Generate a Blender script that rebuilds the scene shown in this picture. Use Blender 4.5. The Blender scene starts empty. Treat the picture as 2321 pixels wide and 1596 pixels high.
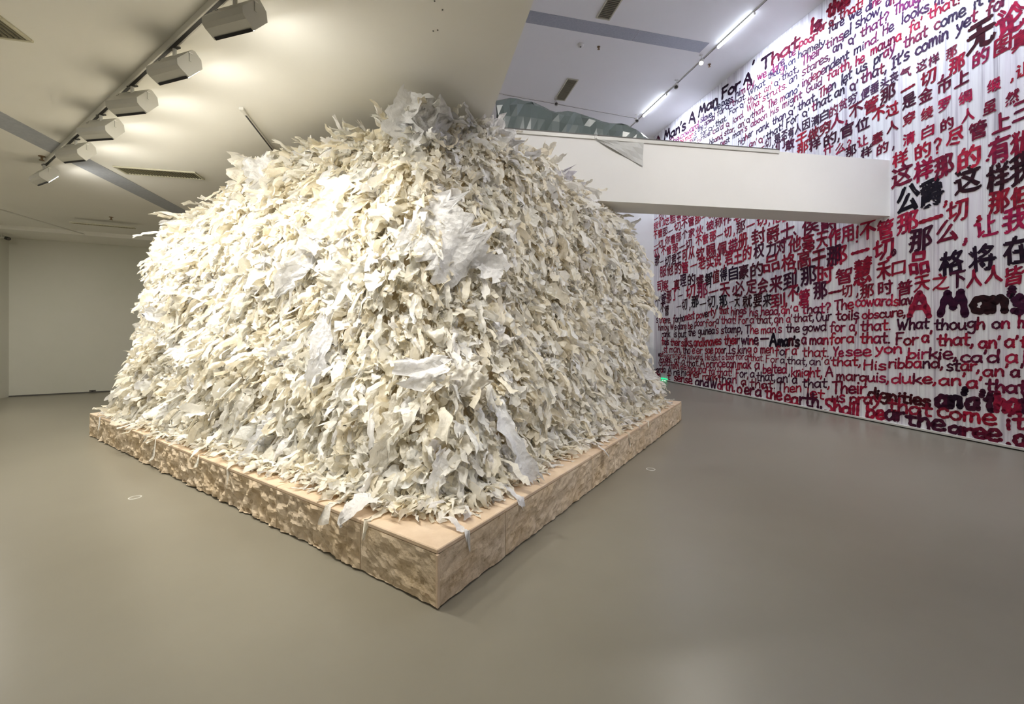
import bpy, math, random
import numpy as np
from mathutils import Vector, Matrix, noise

S = bpy.context.scene
COL = S.collection
# ------------------------------------------------------------------ camera
F_PX, CX, HY, EYE = 962.0, 1160.5, 750.0, 1.55
cam = bpy.data.cameras.new('camera'); cam.sensor_width = 36.0
cam.lens = 36.0 * F_PX / 2321.0
cam.shift_y = (HY - 798.0) / 2321.0
cam.clip_start = 0.05
co = bpy.data.objects.new('camera', cam); COL.objects.link(co)
co.location = (0, 0, EYE); co.rotation_euler = (math.radians(90), 0, 0)
S.camera = co
# ------------------------------------------------------------------ world / exposure
w = bpy.data.worlds.new('world'); S.world = w; w.use_nodes = True
w.node_tree.nodes['Background'].inputs[0].default_value = (0.9, 0.95, 1, 1)
w.node_tree.nodes['Background'].inputs[1].default_value = 0.05
S.cycles.max_bounces = 14; S.cycles.diffuse_bounces = 9; S.cycles.transmission_bounces = 8
S.view_settings.view_transform = 'Standard'
S.view_settings.look = 'None'
S.view_settings.gamma = 1.0
S.view_settings.use_curve_mapping = False
S.view_settings.exposure = 0.22
FLOOD_W, FLOOD_C = 11.5, (1.0, 0.965, 0.89)
TUBE_W, TUBE_C = 52.0, (0.74, 0.82, 1.0)
SPOT_W, SPOT_C = 260.0, (1.0, 0.96, 0.90)
WASH_W = 85.0
FILL_W, FILL_C = 12.0, (1.0, 0.96, 0.88)

H1, H2 = 3.83, 7.85          # low and high ceiling
R = random.Random(7)
NR = np.random.default_rng(11)

def floor_pt(px, py, z=0.0):
    Z = F_PX * (z - EYE) / (HY - py)
    return Vector(((px - CX) / F_PX * Z, Z, z))
def P2(v): return Vector((v.x, v.y))
# ------------------------------------------------------------------ helpers
def nodes(name):
    m = bpy.data.materials.new(name); m.use_nodes = True
    nt = m.node_tree; return m, nt, nt.nodes['Principled BSDF']
def mat(name, col, rough=0.6, metal=0.0, emit=None, es=0.0, spec=0.5):
    m, nt, b = nodes(name)
    b.inputs['Base Color'].default_value = (*col, 1)
    b.inputs['Roughness'].default_value = rough
    b.inputs['Metallic'].default_value = metal
    b.inputs['Specular IOR Level'].default_value = spec
    if emit:
        b.inputs['Emission Color'].default_value = (*emit, 1)
        b.inputs['Emission Strength'].default_value = es
    return m
def N(nt, typ, **kw):
    n = nt.nodes.new(typ)
    for k, v in kw.items():
        if k.startswith('_'): setattr(n, k[1:], v)
        else: n.inputs[k.replace('__', ' ')].default_value = v
    return n
def noisy(name, c1, c2, scale, rough=0.6, stretch=(1, 1, 1), bump=0.0, bscale=None, lo=0.35, hi=0.65, r2=None, spec=0.5, bdist=0.01):
    m, nt, b = nodes(name)
    L = nt.links.new
    tc = N(nt, 'ShaderNodeTexCoord'); mp = N(nt, 'ShaderNodeMapping'); mp.inputs['Scale'].default_value = stretch
    L(tc.outputs['Object'], mp.inputs[0])
    nz = N(nt, 'ShaderNodeTexNoise', Scale=scale, Detail=6.0, Roughness=0.6)
    L(mp.outputs[0], nz.inputs['Vector'])
    cr = N(nt, 'ShaderNodeValToRGB')
    cr.color_ramp.elements[0].position = lo; cr.color_ramp.elements[0].color = (*c1, 1)
    cr.color_ramp.elements[1].position = hi; cr.color_ramp.elements[1].color = (*c2, 1)
    L(nz.outputs[0], cr.inputs[0]); L(cr.outputs[0], b.inputs['Base Color'])
    b.inputs['Roughness'].default_value = rough
    b.inputs['Specular IOR Level'].default_value = spec
    if r2 is not None:
        mr = N(nt, 'ShaderNodeMapRange'); mr.inputs['To Min'].default_value = rough; mr.inputs['To Max'].default_value = r2
        L(nz.outputs[0], mr.inputs[0]); L(mr.outputs[0], b.inputs['Roughness'])
    if bump:
        n2 = N(nt, 'ShaderNodeTexNoise', Scale=bscale or scale * 4, Detail=5.0)
        L(mp.outputs[0], n2.inputs['Vector'])
        bp = N(nt, 'ShaderNodeBump', Strength=bump, Distance=bdist)
        L(n2.outputs[0], bp.inputs['Height']); L(bp.outputs[0], b.inputs['Normal'])
    return m
def mesh_obj(name, verts, faces, m, parent=None, smooth=False, loc=None):
    me = bpy.data.meshes.new(name); me.from_pydata([tuple(v) for v in verts], [], faces); me.update()
    if m is not None: me.materials.append(m)
    if smooth: me.polygons.foreach_set('use_smooth', [True] * len(me.polygons))
    o = bpy.data.objects.new(name, me); COL.objects.link(o)
    if loc is not None: o.location = loc
    if parent is not None: o.parent = parent
    return o
def tag(o, label=None, cat=None, group=None, kind=None):
    if label: o['label'] = label
    if cat: o['category'] = cat
    if group: o['group'] = group
    if kind: o['kind'] = kind
    return o
def empty(name, loc, rz=0.0):
    o = bpy.data.objects.new(name, None); COL.objects.link(o); o.location = loc; o.rotation_euler = (0, 0, rz)
    o.empty_display_size = 0.1
    return o
class MB:
    def __init__(s): s.v = []; s.f = []
    def add(s, vs, fs):
        k = len(s.v); s.v += [tuple(v) for v in vs]; s.f += [tuple(i + k for i in f) for f in fs]; return s
    def prism(s, poly, z0, z1):
        n = len(poly)
        a = sum(poly[i][0] * poly[(i + 1) % n][1] - poly[(i + 1) % n][0] * poly[i][1] for i in range(n))
        if a < 0: poly = poly[::-1]
        vs = [(p[0], p[1], z0) for p in poly] + [(p[0], p[1], z1) for p in poly]
        return s.add(vs, [tuple(range(n))[::-1], tuple(range(n, 2 * n))] + [(i, (i + 1) % n, n + (i + 1) % n, n + i) for i in range(n)])
    def box(s, x0, y0, z0, x1, y1, z1, ch=0.0, mtx=None):
        if ch <= 0:
            vs = [(x, y, z) for z in (z0, z1) for x, y in ((x0, y0), (x1, y0), (x1, y1), (x0, y1))]
            fs = [(3, 2, 1, 0), (4, 5, 6, 7), (0, 1, 5, 4), (1, 2, 6, 5), (2, 3, 7, 6), (3, 0, 4, 7)]
        else:
            import bmesh
            bm = bmesh.new(); bmesh.ops.create_cube(bm, size=1.0)
            for v in bm.verts:
                v.co = Vector(((x0 + x1) / 2 + v.co.x * (x1 - x0), (y0 + y1) / 2 + v.co.y * (y1 - y0), (z0 + z1) / 2 + v.co.z * (z1 - z0)))
            bmesh.ops.bevel(bm, geom=list(bm.edges), offset=ch, segments=1, affect='EDGES')
            bm.verts.index_update(); vs = [v.co.copy() for v in bm.verts]; fs = [tuple(v.index for v in f.verts) for f in bm.faces]; bm.free()
        if mtx is not None: vs = [mtx @ Vector(v) for v in vs]
        return s.add(vs, fs)
    def cyl(s, a, b, r, n=12, r2=None):
        a = Vector(a); b = Vector(b); d = (b - a).normalized(); u = d.orthogonal().normalized(); v = d.cross(u)
        r2 = r if r2 is None else r2; vs = []
        for k, (c, rr) in enumerate(((a, r), (b, r2))):
            for i in range(n):
                t = 2 * math.pi * i / n; vs.append(c + (u * math.cos(t) + v * math.sin(t)) * rr)
        return s.add(vs, [tuple(range(n))[::-1], tuple(range(n, 2 * n))] + [(i, (i + 1) % n, n + (i + 1) % n, n + i) for i in range(n)])
    def lathe(s, prof, n=20, c=(0, 0, 0)):
        vs = []; fs = []
        for r, z in prof:
            for i in range(n):
                t = 2 * math.pi * i / n; vs.append((c[0] + r * math.cos(t), c[1] + r * math.sin(t), c[2] + z))
        for k in range(len(prof) - 1):
            for i in range(n):
                j = (i + 1) % n; fs.append((k * n + i, k * n + j, (k + 1) * n + j, (k + 1) * n + i))
        return s.add(vs, fs)
    def build(s, name, m, parent=None, smooth=False): return mesh_obj(name, s.v, s.f, m, parent, smooth)

# ------------------------------------------------------------------ materials
M_white = noisy('white_paint', (0.82, 0.81, 0.77), (0.85, 0.84, 0.80), 0.8, 0.75, bump=0.04, bscale=60)
M_ceil = noisy('ceiling_paint', (0.80, 0.79, 0.74), (0.84, 0.825, 0.775), 0.5, 0.7, bump=0.03, bscale=50)
M_ceil_hi = noisy('high_ceiling_paint', (0.82, 0.82, 0.81), (0.85, 0.85, 0.84), 0.5, 0.75)
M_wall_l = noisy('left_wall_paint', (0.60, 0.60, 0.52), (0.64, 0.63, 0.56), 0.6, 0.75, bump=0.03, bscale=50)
M_floor = noisy('floor_epoxy', (0.225, 0.205, 0.158), (0.275, 0.255, 0.20), 0.45, 0.26, r2=0.34, lo=0.3, hi=0.75, bdist=0.02)
M_strip = noisy('grey_strip', (0.33, 0.35, 0.40), (0.39, 0.41, 0.45), 25, 0.5)
M_metalw = mat('white_enamel', (0.66, 0.65, 0.60), 0.4)
M_head = mat('lamp_enamel', (0.50, 0.49, 0.44), 0.42)
M_dark = mat('black_plastic', (0.012, 0.011, 0.012), 0.5)
M_dgrey = mat('dark_grey', (0.10, 0.095, 0.085), 0.55)
M_slat = mat('olive_slat', (0.22, 0.20, 0.13), 0.5)
M_grill = mat('cream_frame', (0.52, 0.50, 0.38), 0.5)
M_chrome = mat('chrome', (0.7, 0.7, 0.7), 0.2, 1.0)
M_brass = mat('bronze', (0.25, 0.17, 0.10), 0.4, 0.8)
M_lens = mat('lamp_glow', (1, 1, 1), 0.3, emit=(1.0, 0.95, 0.85), es=20.0)
M_flood = mat('flood_glow', (1, 1, 1), 0.3, emit=(1.0, 0.965, 0.88), es=70.0)
M_tube = mat('tube_glow', (1, 1, 1), 0.3, emit=(0.80, 0.86, 1.0), es=9.0)
M_exit = mat('exit_green', (0.0, 0.25, 0.08), 0.4, emit=(0.0, 0.75, 0.22), es=1.6)
M_exitw = mat('exit_white', (0.7, 1, 0.8), 0.4, emit=(0.55, 1.0, 0.65), es=2.0)

def stone_material():
    m, nt, b = nodes('sandstone'); L = nt.links.new
    tc = N(nt, 'ShaderNodeTexCoord')
    n1 = N(nt, 'ShaderNodeTexNoise', Scale=13.0, Detail=8.0, Roughness=0.72)
    n2 = N(nt, 'ShaderNodeTexNoise', Scale=2.2, Detail=4.0)
    for n in (n1, n2): L(tc.outputs['Object'], n.inputs['Vector'])
    cr = N(nt, 'ShaderNodeValToRGB'); e = cr.color_ramp.elements
    e[0].position = 0.36; e[0].color = (0.27, 0.18, 0.085, 1); e[1].position = 0.62; e[1].color = (0.70, 0.57, 0.41, 1)
    x = e.new(0.47); x.color = (0.60, 0.475, 0.325, 1)
    mx = N(nt, 'ShaderNodeMix', _data_type='RGBA'); mx.inputs[0].default_value = 0.35
    cr2 = N(nt, 'ShaderNodeValToRGB'); e = cr2.color_ramp.elements
    e[0].position = 0.4; e[0].color = (0.60, 0.44, 0.25, 1); e[1].position = 0.6; e[1].color = (0.70, 0.60, 0.47, 1)
    L(n1.outputs[0], cr.inputs[0]); L(n2.outputs[0], cr2.inputs[0]); L(cr.outputs[0], mx.inputs[6]); L(cr2.outputs[0], mx.inputs[7])
    L(mx.outputs[2], b.inputs['Base Color']); b.inputs['Roughness'].default_value = 0.85
    n3 = N(nt, 'ShaderNodeTexNoise', Scale=45.0, Detail=6.0, Roughness=0.7); L(tc.outputs['Object'], n3.inputs['Vector'])
    bp = N(nt, 'ShaderNodeBump', Strength=0.55, Distance=0.012); L(n3.outputs[0], bp.inputs['Height']); L(bp.outputs[0], b.inputs['Normal'])
    return m
M_stone = stone_material()
M_stone_top = noisy('smooth_sandstone', (0.66, 0.50, 0.345), (0.76, 0.60, 0.44), 5, 0.8, bump=0.15, bscale=70)
M_joint = mat('stone_core', (0.30, 0.23, 0.15), 0.9)

def paper_material(name, transl=0.34, shiny=0.12):
    m = bpy.data.materials.new(name); m.use_nodes = True; nt = m.node_tree; nt.nodes.clear(); L = nt.links.new
    out = N(nt, 'ShaderNodeOutputMaterial')
    at = N(nt, 'ShaderNodeAttribute'); at.attribute_name = 'tint'
    tc = N(nt, 'ShaderNodeTexCoord')
    n1 = N(nt, 'ShaderNodeTexNoise', Scale=38.0, Detail=4.0, Roughness=0.6); L(tc.outputs['Object'], n1.inputs['Vector'])
    vo = N(nt, 'ShaderNodeTexVoronoi', Scale=24.0); vo.feature = 'F1'; L(tc.outputs['Object'], vo.inputs['Vector'])
    ad = N(nt, 'ShaderNodeMath', _operation='ADD'); L(n1.outputs[0], ad.inputs[0]); L(vo.outputs['Distance'], ad.inputs[1])
    bp = N(nt, 'ShaderNodeBump', Strength=0.55, Distance=0.012); L(ad.outputs[0], bp.inputs['Height'])
    d = N(nt, 'ShaderNodeBsdfDiffuse'); t = N(nt, 'ShaderNodeBsdfTranslucent'); g = N(nt, 'ShaderNodeBsdfGlossy', Roughness=0.42)
    for n in (d, t, g): L(bp.outputs[0], n.inputs['Normal'])
    L(at.outputs['Color'], d.inputs['Color']); L(at.outputs['Color'], t.inputs['Color'])
    m1 = N(nt, 'ShaderNodeMixShader'); m1.inputs[0].default_value = transl
    m2 = N(nt, 'ShaderNodeMixShader'); m2.inputs[0].default_value = shiny * 0.4
    L(d.outputs[0], m1.inputs[1]); L(t.outputs[0], m1.inputs[2]); L(m1.outputs[0], m2.inputs[1]); L(g.outputs[0], m2.inputs[2]); L(m2.outputs[0], out.inputs[0])
    return m
M_paper = paper_material('torn_paper')
M_sheet = paper_material('thin_sheet', 0.34, 0.25)

def text_wall_material():
    m, nt, b = nodes('streaked_white_cloth'); L = nt.links.new
    tc = N(nt, 'ShaderNodeTexCoord')
    mp = N(nt, 'ShaderNodeMapping'); mp.inputs['Scale'].default_value = (22, 22, 0.28); L(tc.outputs['Object'], mp.inputs[0])
    n1 = N(nt, 'ShaderNodeTexNoise', Scale=1.0, Detail=5.0, Roughness=0.7); L(mp.outputs[0], n1.inputs['Vector'])
    mp2 = N(nt, 'ShaderNodeMapping'); mp2.inputs['Scale'].default_value = (9, 9, 0.5); mp2.inputs['Location'].default_value = (5, 3, 1); L(tc.outputs['Object'], mp2.inputs[0])
    n2 = N(nt, 'ShaderNodeTexNoise', Scale=1.0, Detail=3.0); L(mp2.outputs[0], n2.inputs['Vector'])
    cr = N(nt, 'ShaderNodeValToRGB'); e = cr.color_ramp.elements
    e[0].position = 0.34; e[0].color = (0.46, 0.43, 0.47, 1); e[1].position = 0.54; e[1].color = (0.86, 0.86, 0.87, 1)
    x = e.new(0.44); x.color = (0.72, 0.70, 0.73, 1)
    cr2 = N(nt, 'ShaderNodeValToRGB'); e = cr2.color_ramp.elements
    e[0].position = 0.35; e[0].color = (0.90, 0.84, 0.90, 1); e[1].position = 0.6; e[1].color = (1, 1, 1, 1)
    mx = N(nt, 'ShaderNodeMix', _data_type='RGBA', _blend_type='MULTIPLY'); mx.inputs[0].default_value = 0.8
    L(n1.outputs[0], cr.inputs[0]); L(n2.outputs[0], cr2.inputs[0]); L(cr.outputs[0], mx.inputs[6]); L(cr2.outputs[0], mx.inputs[7])
    L(mx.outputs[2], b.inputs['Base Color']); b.inputs['Roughness'].default_value = 0.7
    bp = N(nt, 'ShaderNodeBump', Strength=0.5, Distance=0.01); L(n1.outputs[0], bp.inputs['Height']); L(bp.outputs[0], b.inputs['Normal'])
    return m
M_twall = text_wall_material()
def ink_material():
    m, nt, b = nodes('brush_paint'); L = nt.links.new
    at = N(nt, 'ShaderNodeAttribute'); at.attribute_name = 'tint'
    tc = N(nt, 'ShaderNodeTexCoord')
    n1 = N(nt, 'ShaderNodeTexNoise', Scale=14.0, Detail=4.0, Roughness=0.6); L(tc.outputs['Object'], n1.inputs['Vector'])
    cr = N(nt, 'ShaderNodeValToRGB'); e = cr.color_ramp.elements
    e[0].position = 0.35; e[0].color = (0.45, 0.5, 0.7, 1); e[1].position = 0.65; e[1].color = (1.25, 1.1, 1.1, 1)
    mx = N(nt, 'ShaderNodeMix', _data_type='RGBA', _blend_type='MULTIPLY'); mx.inputs[0].default_value = 1.0
    L(n1.outputs[0], cr.inputs[0]); L(at.outputs['Color'], mx.inputs[6]); L(cr.outputs[0], mx.inputs[7]); L(mx.outputs[2], b.inputs['Base Color'])
    b.inputs['Roughness'].default_value = 0.8; b.inputs['Specular IOR Level'].default_value = 0.2
    return m
M_ink = ink_material()

# ------------------------------------------------------------------ plan of the room
TA = floor_pt(1490, 859.7); TB = floor_pt(2321, 1023)
DW = (TB - TA).normalized()                  # along the text wall, towards the camera
A = -DW; A.z = 0                             # away from the camera
B = Vector((A.y, -A.x, 0))                   # to the right, at a right angle
NW = -B                                      # text wall's normal, into the room
rc = (1482 - CX) / F_PX                      # far right corner of the room
tc_ = (rc * TA.y - TA.x) / (DW.x - rc * DW.y)
CR = TA + DW * tc_
def wall_t(px):
    r = (px - CX) / F_PX
    return (r * CR.y - CR.x) / (DW.x - r * DW.y)
def wall_sz(px, py):
    t = wall_t(px); Z = CR.y + t * DW.y
    return t, EYE + (HY - py) / F_PX * Z, Z
YB = -5.0
tend = (YB - CR.y) / DW.y
W_END = CR + DW * tend
# low ceiling edge
E0 = floor_pt(1210, 0, H1); E0.z = 0
def on_edge(y): return E0 + A * ((y - E0.y) / A.y)
BW_L = CR - B * 12.0
edge_far = None
# intersection of the edge line with back wall
def isect(p, d, q, e):
    den = d.x * e.y - d.y * e.x
    t = ((q.x - p.x) * e.y - (q.y - p.y) * e.x) / den
    return p + d * t
EF = isect(E0, A, CR, -B)
EN = on_edge(YB)
Q0 = floor_pt(20, 900); Q1 = floor_pt(254, 888); DL = (Q1 - Q0).normalized()
Q2 = isect(Q0, DL, CR - B * 9.0, A)          # left back wall ends behind the heap
Q3 = CR - B * 9.0
Q4 = isect(Q0, -A, Vector((0, YB, 0)), Vector((1, 0, 0)))
xy = lambda v: (v.x, v.y)
def wall_seg(name, a, b, z0, z1, m, inward, th=0.15):
    n = Vector((-(b - a).y, (b - a).x, 0)).normalized()
    if n.dot(inward) > 0: n = -n
    o = MB().prism([xy(a), xy(b), xy(b + n * th), xy(a + n * th)], z0, z1).build(name, m)
    return tag(o, kind='structure')
fl = MB().prism([(-13.5, -5.4), (11, -5.4), (11, 16), (-13.5, 16)], -0.1, 0).build('floor', M_floor); tag(fl, kind='structure')
# low ceiling slab
poly = [xy(EN), xy(EF), xy(Q3), xy(Q2), xy(Q0 - DL * 0.0), xy(Q4)]
tag(MB().prism(poly, H1, H1 + 0.35).build('ceiling', M_ceil), kind='structure')
poly = [xy(EN - B * 0.1), xy(W_END + B * .2), xy(CR + B * .2 + A * .2), xy(EF - B * .1 + A * .2)]
tag(MB().prism(poly, H2, H2 + 0.1).build('ceiling_high', M_ceil_hi), kind='structure')
wall_seg('wall_above_ceiling', EN, EF, H1 + 0.35, H2, M_white, B, 0.12)
tw = wall_seg('wall_right', CR, W_END, 0, H2, M_twall, NW)
wall_seg('wall_back', CR + B * .15, Q3, 0, H2, M_white, -A)
wall_seg('wall_back_left', Q3, Q2, 0, H1, M_white, B)
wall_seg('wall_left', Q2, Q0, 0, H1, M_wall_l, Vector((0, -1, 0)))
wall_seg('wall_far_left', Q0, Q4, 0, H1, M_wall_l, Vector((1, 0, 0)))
wall_seg('wall_front', Q4, EN, 0, H1 + .35, M_white, Vector((0, 1, 0)))
wall_seg('wall_front_right', EN, W_END, 0, H2, M_white, Vector((0, 1, 0)))
def strip_along(name, a, b, n, d, z0, z1, m, off=0.0):
    return tag(MB().prism([xy(a + n * off), xy(b + n * off), xy(b + n * (off + d)), xy(a + n * (off + d))], z0, z1).build(name, m), kind='structure')
strip_along('baseboard_right', CR, W_END, NW, 0.03, 0.0, 0.018, M_dark)
strip_along('trim_7', CR, W_END, NW, 0.05, 0.018, 0.045, M_metalw)
nl = Vector((DL.y, -DL.x, 0))
strip_along('shadow_gap_left', Q0, Q2, nl, 0.012, 0.0, 0.03, M_dgrey)  # dark strip standing in for the shadow gap at the wall foot
strip_along('baseboard_back', CR, Q3, -A, 0.012, 0.0, 0.03, M_dgrey)
# bulkhead along the left wall, ceiling strips
strip_along('trim_1', Q0, Q2, nl, 1.15, H1 - 0.09, H1, M_ceil)
s0 = floor_pt(0, 252, H1); s0.z = 0
sa = s0 - A * 9.0; sb = isect(s0, A, Q0, DL) - A * 1.3
strip_along('trim_2', sa, sb, -B, 0.33, H1 - 0.006, H1, M_strip)
s1 = floor_pt(1210, 25, H2); s1.z = 0; s2 = floor_pt(1600, 105, H2); s2.z = 0
len_hi = (s2 - s1).dot(B)
base = s1 - B * 1.0
st = empty('trim_3', (0, 0, 0)); tag(st, kind='structure')
for a_, b_ in ((0.0, (len_hi + 1) * .66), ((len_hi + 1) * .66 + .012, len_hi + 1)):
    MB().prism([xy(base + B * a_), xy(base + B * b_), xy(base + B * b_ + A * .33), xy(base + B * a_ + A * .33)], H2 - .006, H2).build('panel', M_strip, st)

# ------------------------------------------------------------------ beam (walkway parapet)
bz0 = 3.44
b0 = floor_pt(2018, 490, bz0); b0.z = 0
b1 = floor_pt(1390, 457, bz0); b1.z = 0
DBm = (b1 - b0).normalized()
b0 = isect(b0, DBm, CR, DW)
bl = isect(b0, DBm, E0, A)
bk0 = floor_pt(1946, 508, bz0); bk0.z = 0
nb = Vector((DBm.y, -DBm.x, 0))
if nb.y < 0: nb = -nb
bth = (bk0 - b0).dot(nb)
bk0 = isect(b0 + nb * bth, DBm, CR, DW); bkl = isect(b0 + nb * bth, DBm, E0, A)
btop = 4.36
beam = MB()
gap = 0.0
beam.prism([xy(b0 + DBm * .0), xy(bl), xy(bl + nb * .16), xy(isect(b0 + nb * .16, DBm, CR, DW))], bz0, btop)
beam.prism([xy(isect(b0 + nb * .16, DBm, CR, DW)), xy(bl + nb * .16), xy(bkl), xy(bk0)], bz0, 3.84)
bo = beam.build('trim_4', M_white); tag(bo, kind='structure')
rail_r = isect(b0, DBm, Vector((0, 0, 0)), Vector(((1765 - CX) / F_PX, 1, 0)))
hr = empty('handrail', (rail_r.x, rail_r.y, btop)); tag(hr, 'long dark and white cap rail running along the top of the white beam', 'rail')
def loc(v): return Vector(v) - hr.location
MB().prism([xy(loc(rail_r - nb * .02)), xy(loc(bl - nb * .02)), xy(loc(bl + nb * .12)), xy(loc(rail_r + nb * .12))], -0.035, 0.012).build('cap', M_metalw, hr)
MB().prism([xy(loc(rail_r + nb * .0)), xy(loc(bl + nb * .0)), xy(loc(bl + nb * .09)), xy(loc(rail_r + nb * .09))], 0.012, 0.04).build('dark_channel', M_dgrey, hr)
cp = isect(b0, DBm, Vector((0, 0, 0)), Vector(((1350 - CX) / F_PX, 1, 0)))
cl_ = loc(cp); MB().box(-.03, -.04, -.045, .03, .02, .02, .005, Matrix.Translation((cl_.x, cl_.y, 0)) @ Matrix.Scale(.7, 4)).build('clamp', M_metalw, hr)

# ------------------------------------------------------------------ plinth
FC = floor_pt(992, 1383); FC.z = 0
LC = floor_pt(203, 988); RCn = floor_pt(1540, 953)
e2 = Vector((LC.x - FC.x, LC.y - FC.y, 0)).normalized()
e1 = Vector((e2.y, -e2.x, 0))
LV = (LC - FC).length; LU = (RCn - FC).dot(e1)
PH = 0.335
rot_pl = math.atan2(e1.y, e1.x)
pl = empty('plinth', FC, rot_pl); tag(pl, 'long low sandstone plinth of rough blocks under the paper heap', 'plinth')
MB().box(.04, .04, 0.0, LU - .04, LV - .04, PH - .035).build('core', M_joint, pl)
def rough_slab(length, height, th, amp, seed, chip=0.0, margin=0.02):
    nx = max(10, int(length / 0.022)); nz = 18
    vs = []; fs = []
    for j in range(nz + 1):
        for i in range(nx + 1):
            x = length * i / nx; z = height * j / nz
            ed = min(x, length - x, height - z) / margin
            mk = min(1.0, max(0.0, ed))
            p = Vector((x * 8 + seed * 7.3, z * 10, seed))
            d = noise.fractal(p, 0.7, 2.2, 5) * amp
            d2 = noise.noise(Vector((x * 2.2 + seed, z * 5 + x, 3.1))) * amp
            dd = (d + abs(d2) * -1.1 + noise.noise(p * 2.5) * amp * .6) * mk
            zz = z
            if j == 0: zz = 0.012 + chip * max(0, noise.noise(Vector((x * 16, seed, 0)))) * .35
            vs.append((x, -dd * 1.0 - 0.004 * mk, zz))
    k = nx + 1
    for j in range(nz):
        for i in range(nx): a = j * k + i; fs.append((a, a + 1, a + k + 1, a + k))
    n0 = len(vs)
    ring = [i for i in range(k)] + [j * k + nx for j in range(1, nz + 1)] + [nz * k + i for i in range(nx - 1, -1, -1)] + [j * k for j in range(nz - 1, 0, -1)]
    for r in ring: vs.append((vs[r][0], th, vs[r][2]))
    m_ = len(ring)
    for i in range(m_):
        j = (i + 1) % m_; fs.append((ring[j], ring[i], n0 + i, n0 + j))
    fs.append(tuple(n0 + i for i in range(m_)))
    return vs, fs
def place_slab(o, origin, xdir, outward):
    # local x along xdir, local -y outward
    m = Matrix(((xdir.x, -outward.x, 0, origin.x), (xdir.y, -outward.y, 0, origin.y), (0, 0, 1, 0), (0, 0, 0, 1)))
    o.matrix_local = m
jv = [0, .68, 1.72, 2.72, 3.66, 4.7, 5.75, LV]; ju = [0, .66, 2.13, 3.5, 4.75, LU]
X = Vector((1, 0, 0)); Y = Vector((0, 1, 0))
g = 0.003
TOPH = 0.028
def slabs(js, orig, d, outw, amps, seed0, chip=0.02):
    for i in range(len(js) - 1):
        L_ = js[i + 1] - js[i] - 2 * g
        off = js[i] + g
        vs, fs = rough_slab(L_, PH - TOPH - .002, .038, amps[min(i, len(amps) - 1)], seed0 + i, chip)
        if d.cross(outw).z > 0:   # keep handedness
            vs = [(L_ - v[0], v[1], v[2]) for v in vs]
            fs = [f[::-1] for f in fs]
            vs = [(v[0], v[1], v[2]) for v in vs]
            mesh_o = mesh_obj('face_block', [(L_ - v[0], v[1], v[2]) for v in vs], [f[::-1] for f in fs], M_stone, pl)
        else:
            mesh_o = mesh_obj('face_block', vs, fs, M_stone, pl)
        place_slab(mesh_o, orig + d * off, d, outw)
slabs(jv, Vector((0, 0, 0)), Y, -X, [.010, .026, .030, .030, .028, .026, .022], 1, .03)
slabs(ju, Vector((0, 0, 0)), X, -Y, [.009, .012, .014, .013, .012], 20, .012)
slabs(ju, Vector((0, LV, 0)), X, Y, [.012], 40)
slabs(jv, Vector((LU, 0, 0)), Y, X, [.014], 60)
# top slabs: a rim row and inner slabs, bevelled edges
us = [0, .66, 2.13, 3.5, 4.75, LU]; vss = [0, .68, 1.72, 2.72, 3.66, 4.7, 5.75, LV]
for i in range(len(us) - 1):
    for j in range(len(vss) - 1):
        MB().box(us[i] + (g if i else 0), vss[j] + (g if j else 0), PH - TOPH, us[i + 1] - g, vss[j + 1] - g, PH + R.uniform(-.001, .001), .005).build('top_block', M_stone_top, pl)
# drafted corner bead at the front corner
MB().box(-.006, -.006, .01, .012, .012, PH - TOPH, .003).build('corner_bead', M_stone_top, pl)

# ------------------------------------------------------------------ paper heap hull
TL = np.array([0, .2, .37, .7, .9, 1.0])
CORN = {'F': [(.31, .34), (.54, .56), (.72, .75), (.90, .98), (1.02, 1.12), (1.2, 1.3)],
        'L': [(.22, 6.70), (.30, 6.50), (.38, 6.36), (.46, 6.2), (.60, 5.95), (.9, 5.6)],
        'B': [(5.8, 6.8), (5.75, 6.75), (5.7, 6.7), (5.5, 6.5), (5.3, 6.3), (5.1, 6.0)],
        'R': [(5.50, .28), (5.30, .38), (5.24, .44), (5.32, .46), (5.3, .46), (5.05, .62)]}
NA, NZ = 90, 36
def lerp_tab(tab, t):
    a = np.array(tab); return np.array([np.interp(t, TL, a[:, 0]), np.interp(t, TL, a[:, 1])])
def rim_z(side, f, u, v):
    if side == 0: return np.interp(f, [0, .15, .45, .62, .8, 1], [3.50, 3.54, 3.52, 3.46, 3.26, 3.14])
    if side == 1: return np.interp(f, [0, .3, 1], [3.22, 3.3, 3.2])
    if side == 2: return np.interp(f, [0, .7, 1], [3.2, 3.2, 2.85])
    return np.interp(u, [1.2, 2.0, 2.6, 3.6, 4.1, 4.5, 5.2], [3.50, 3.72, 3.62, 3.50, 3.42, 3.25, 2.98])
ringN = 4 * NA
UV = np.zeros((NZ + 1, ringN, 3))
for k in range(NZ + 1):
    t = k / NZ
    cs = [lerp_tab(CORN[c], t) for c in 'FLBR']
    pts = []; zs = []
    for s in range(4):
        a_, b_ = cs[s], cs[(s + 1) % 4]
        for i in range(NA):
            f = i / NA; p = a_ * (1 - f) + b_ * f
            if s == 0: p = p + np.array([-.10 * math.sin(math.pi * f) * t, 0])
            pts.append(p); zs.append(PH + (rim_z(s, f, p[0], p[1]) - PH) * t)
    pts = np.array(pts)
    for _ in range(10): pts = (np.roll(pts, 1, 0) + pts * 2 + np.roll(pts, -1, 0)) / 4
    zs = np.array(zs)
    for _ in range(6): zs = (np.roll(zs, 1) + zs * 2 + np.roll(zs, -1)) / 4
    UV[k, :, :2] = pts; UV[k, :, 2] = zs
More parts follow.
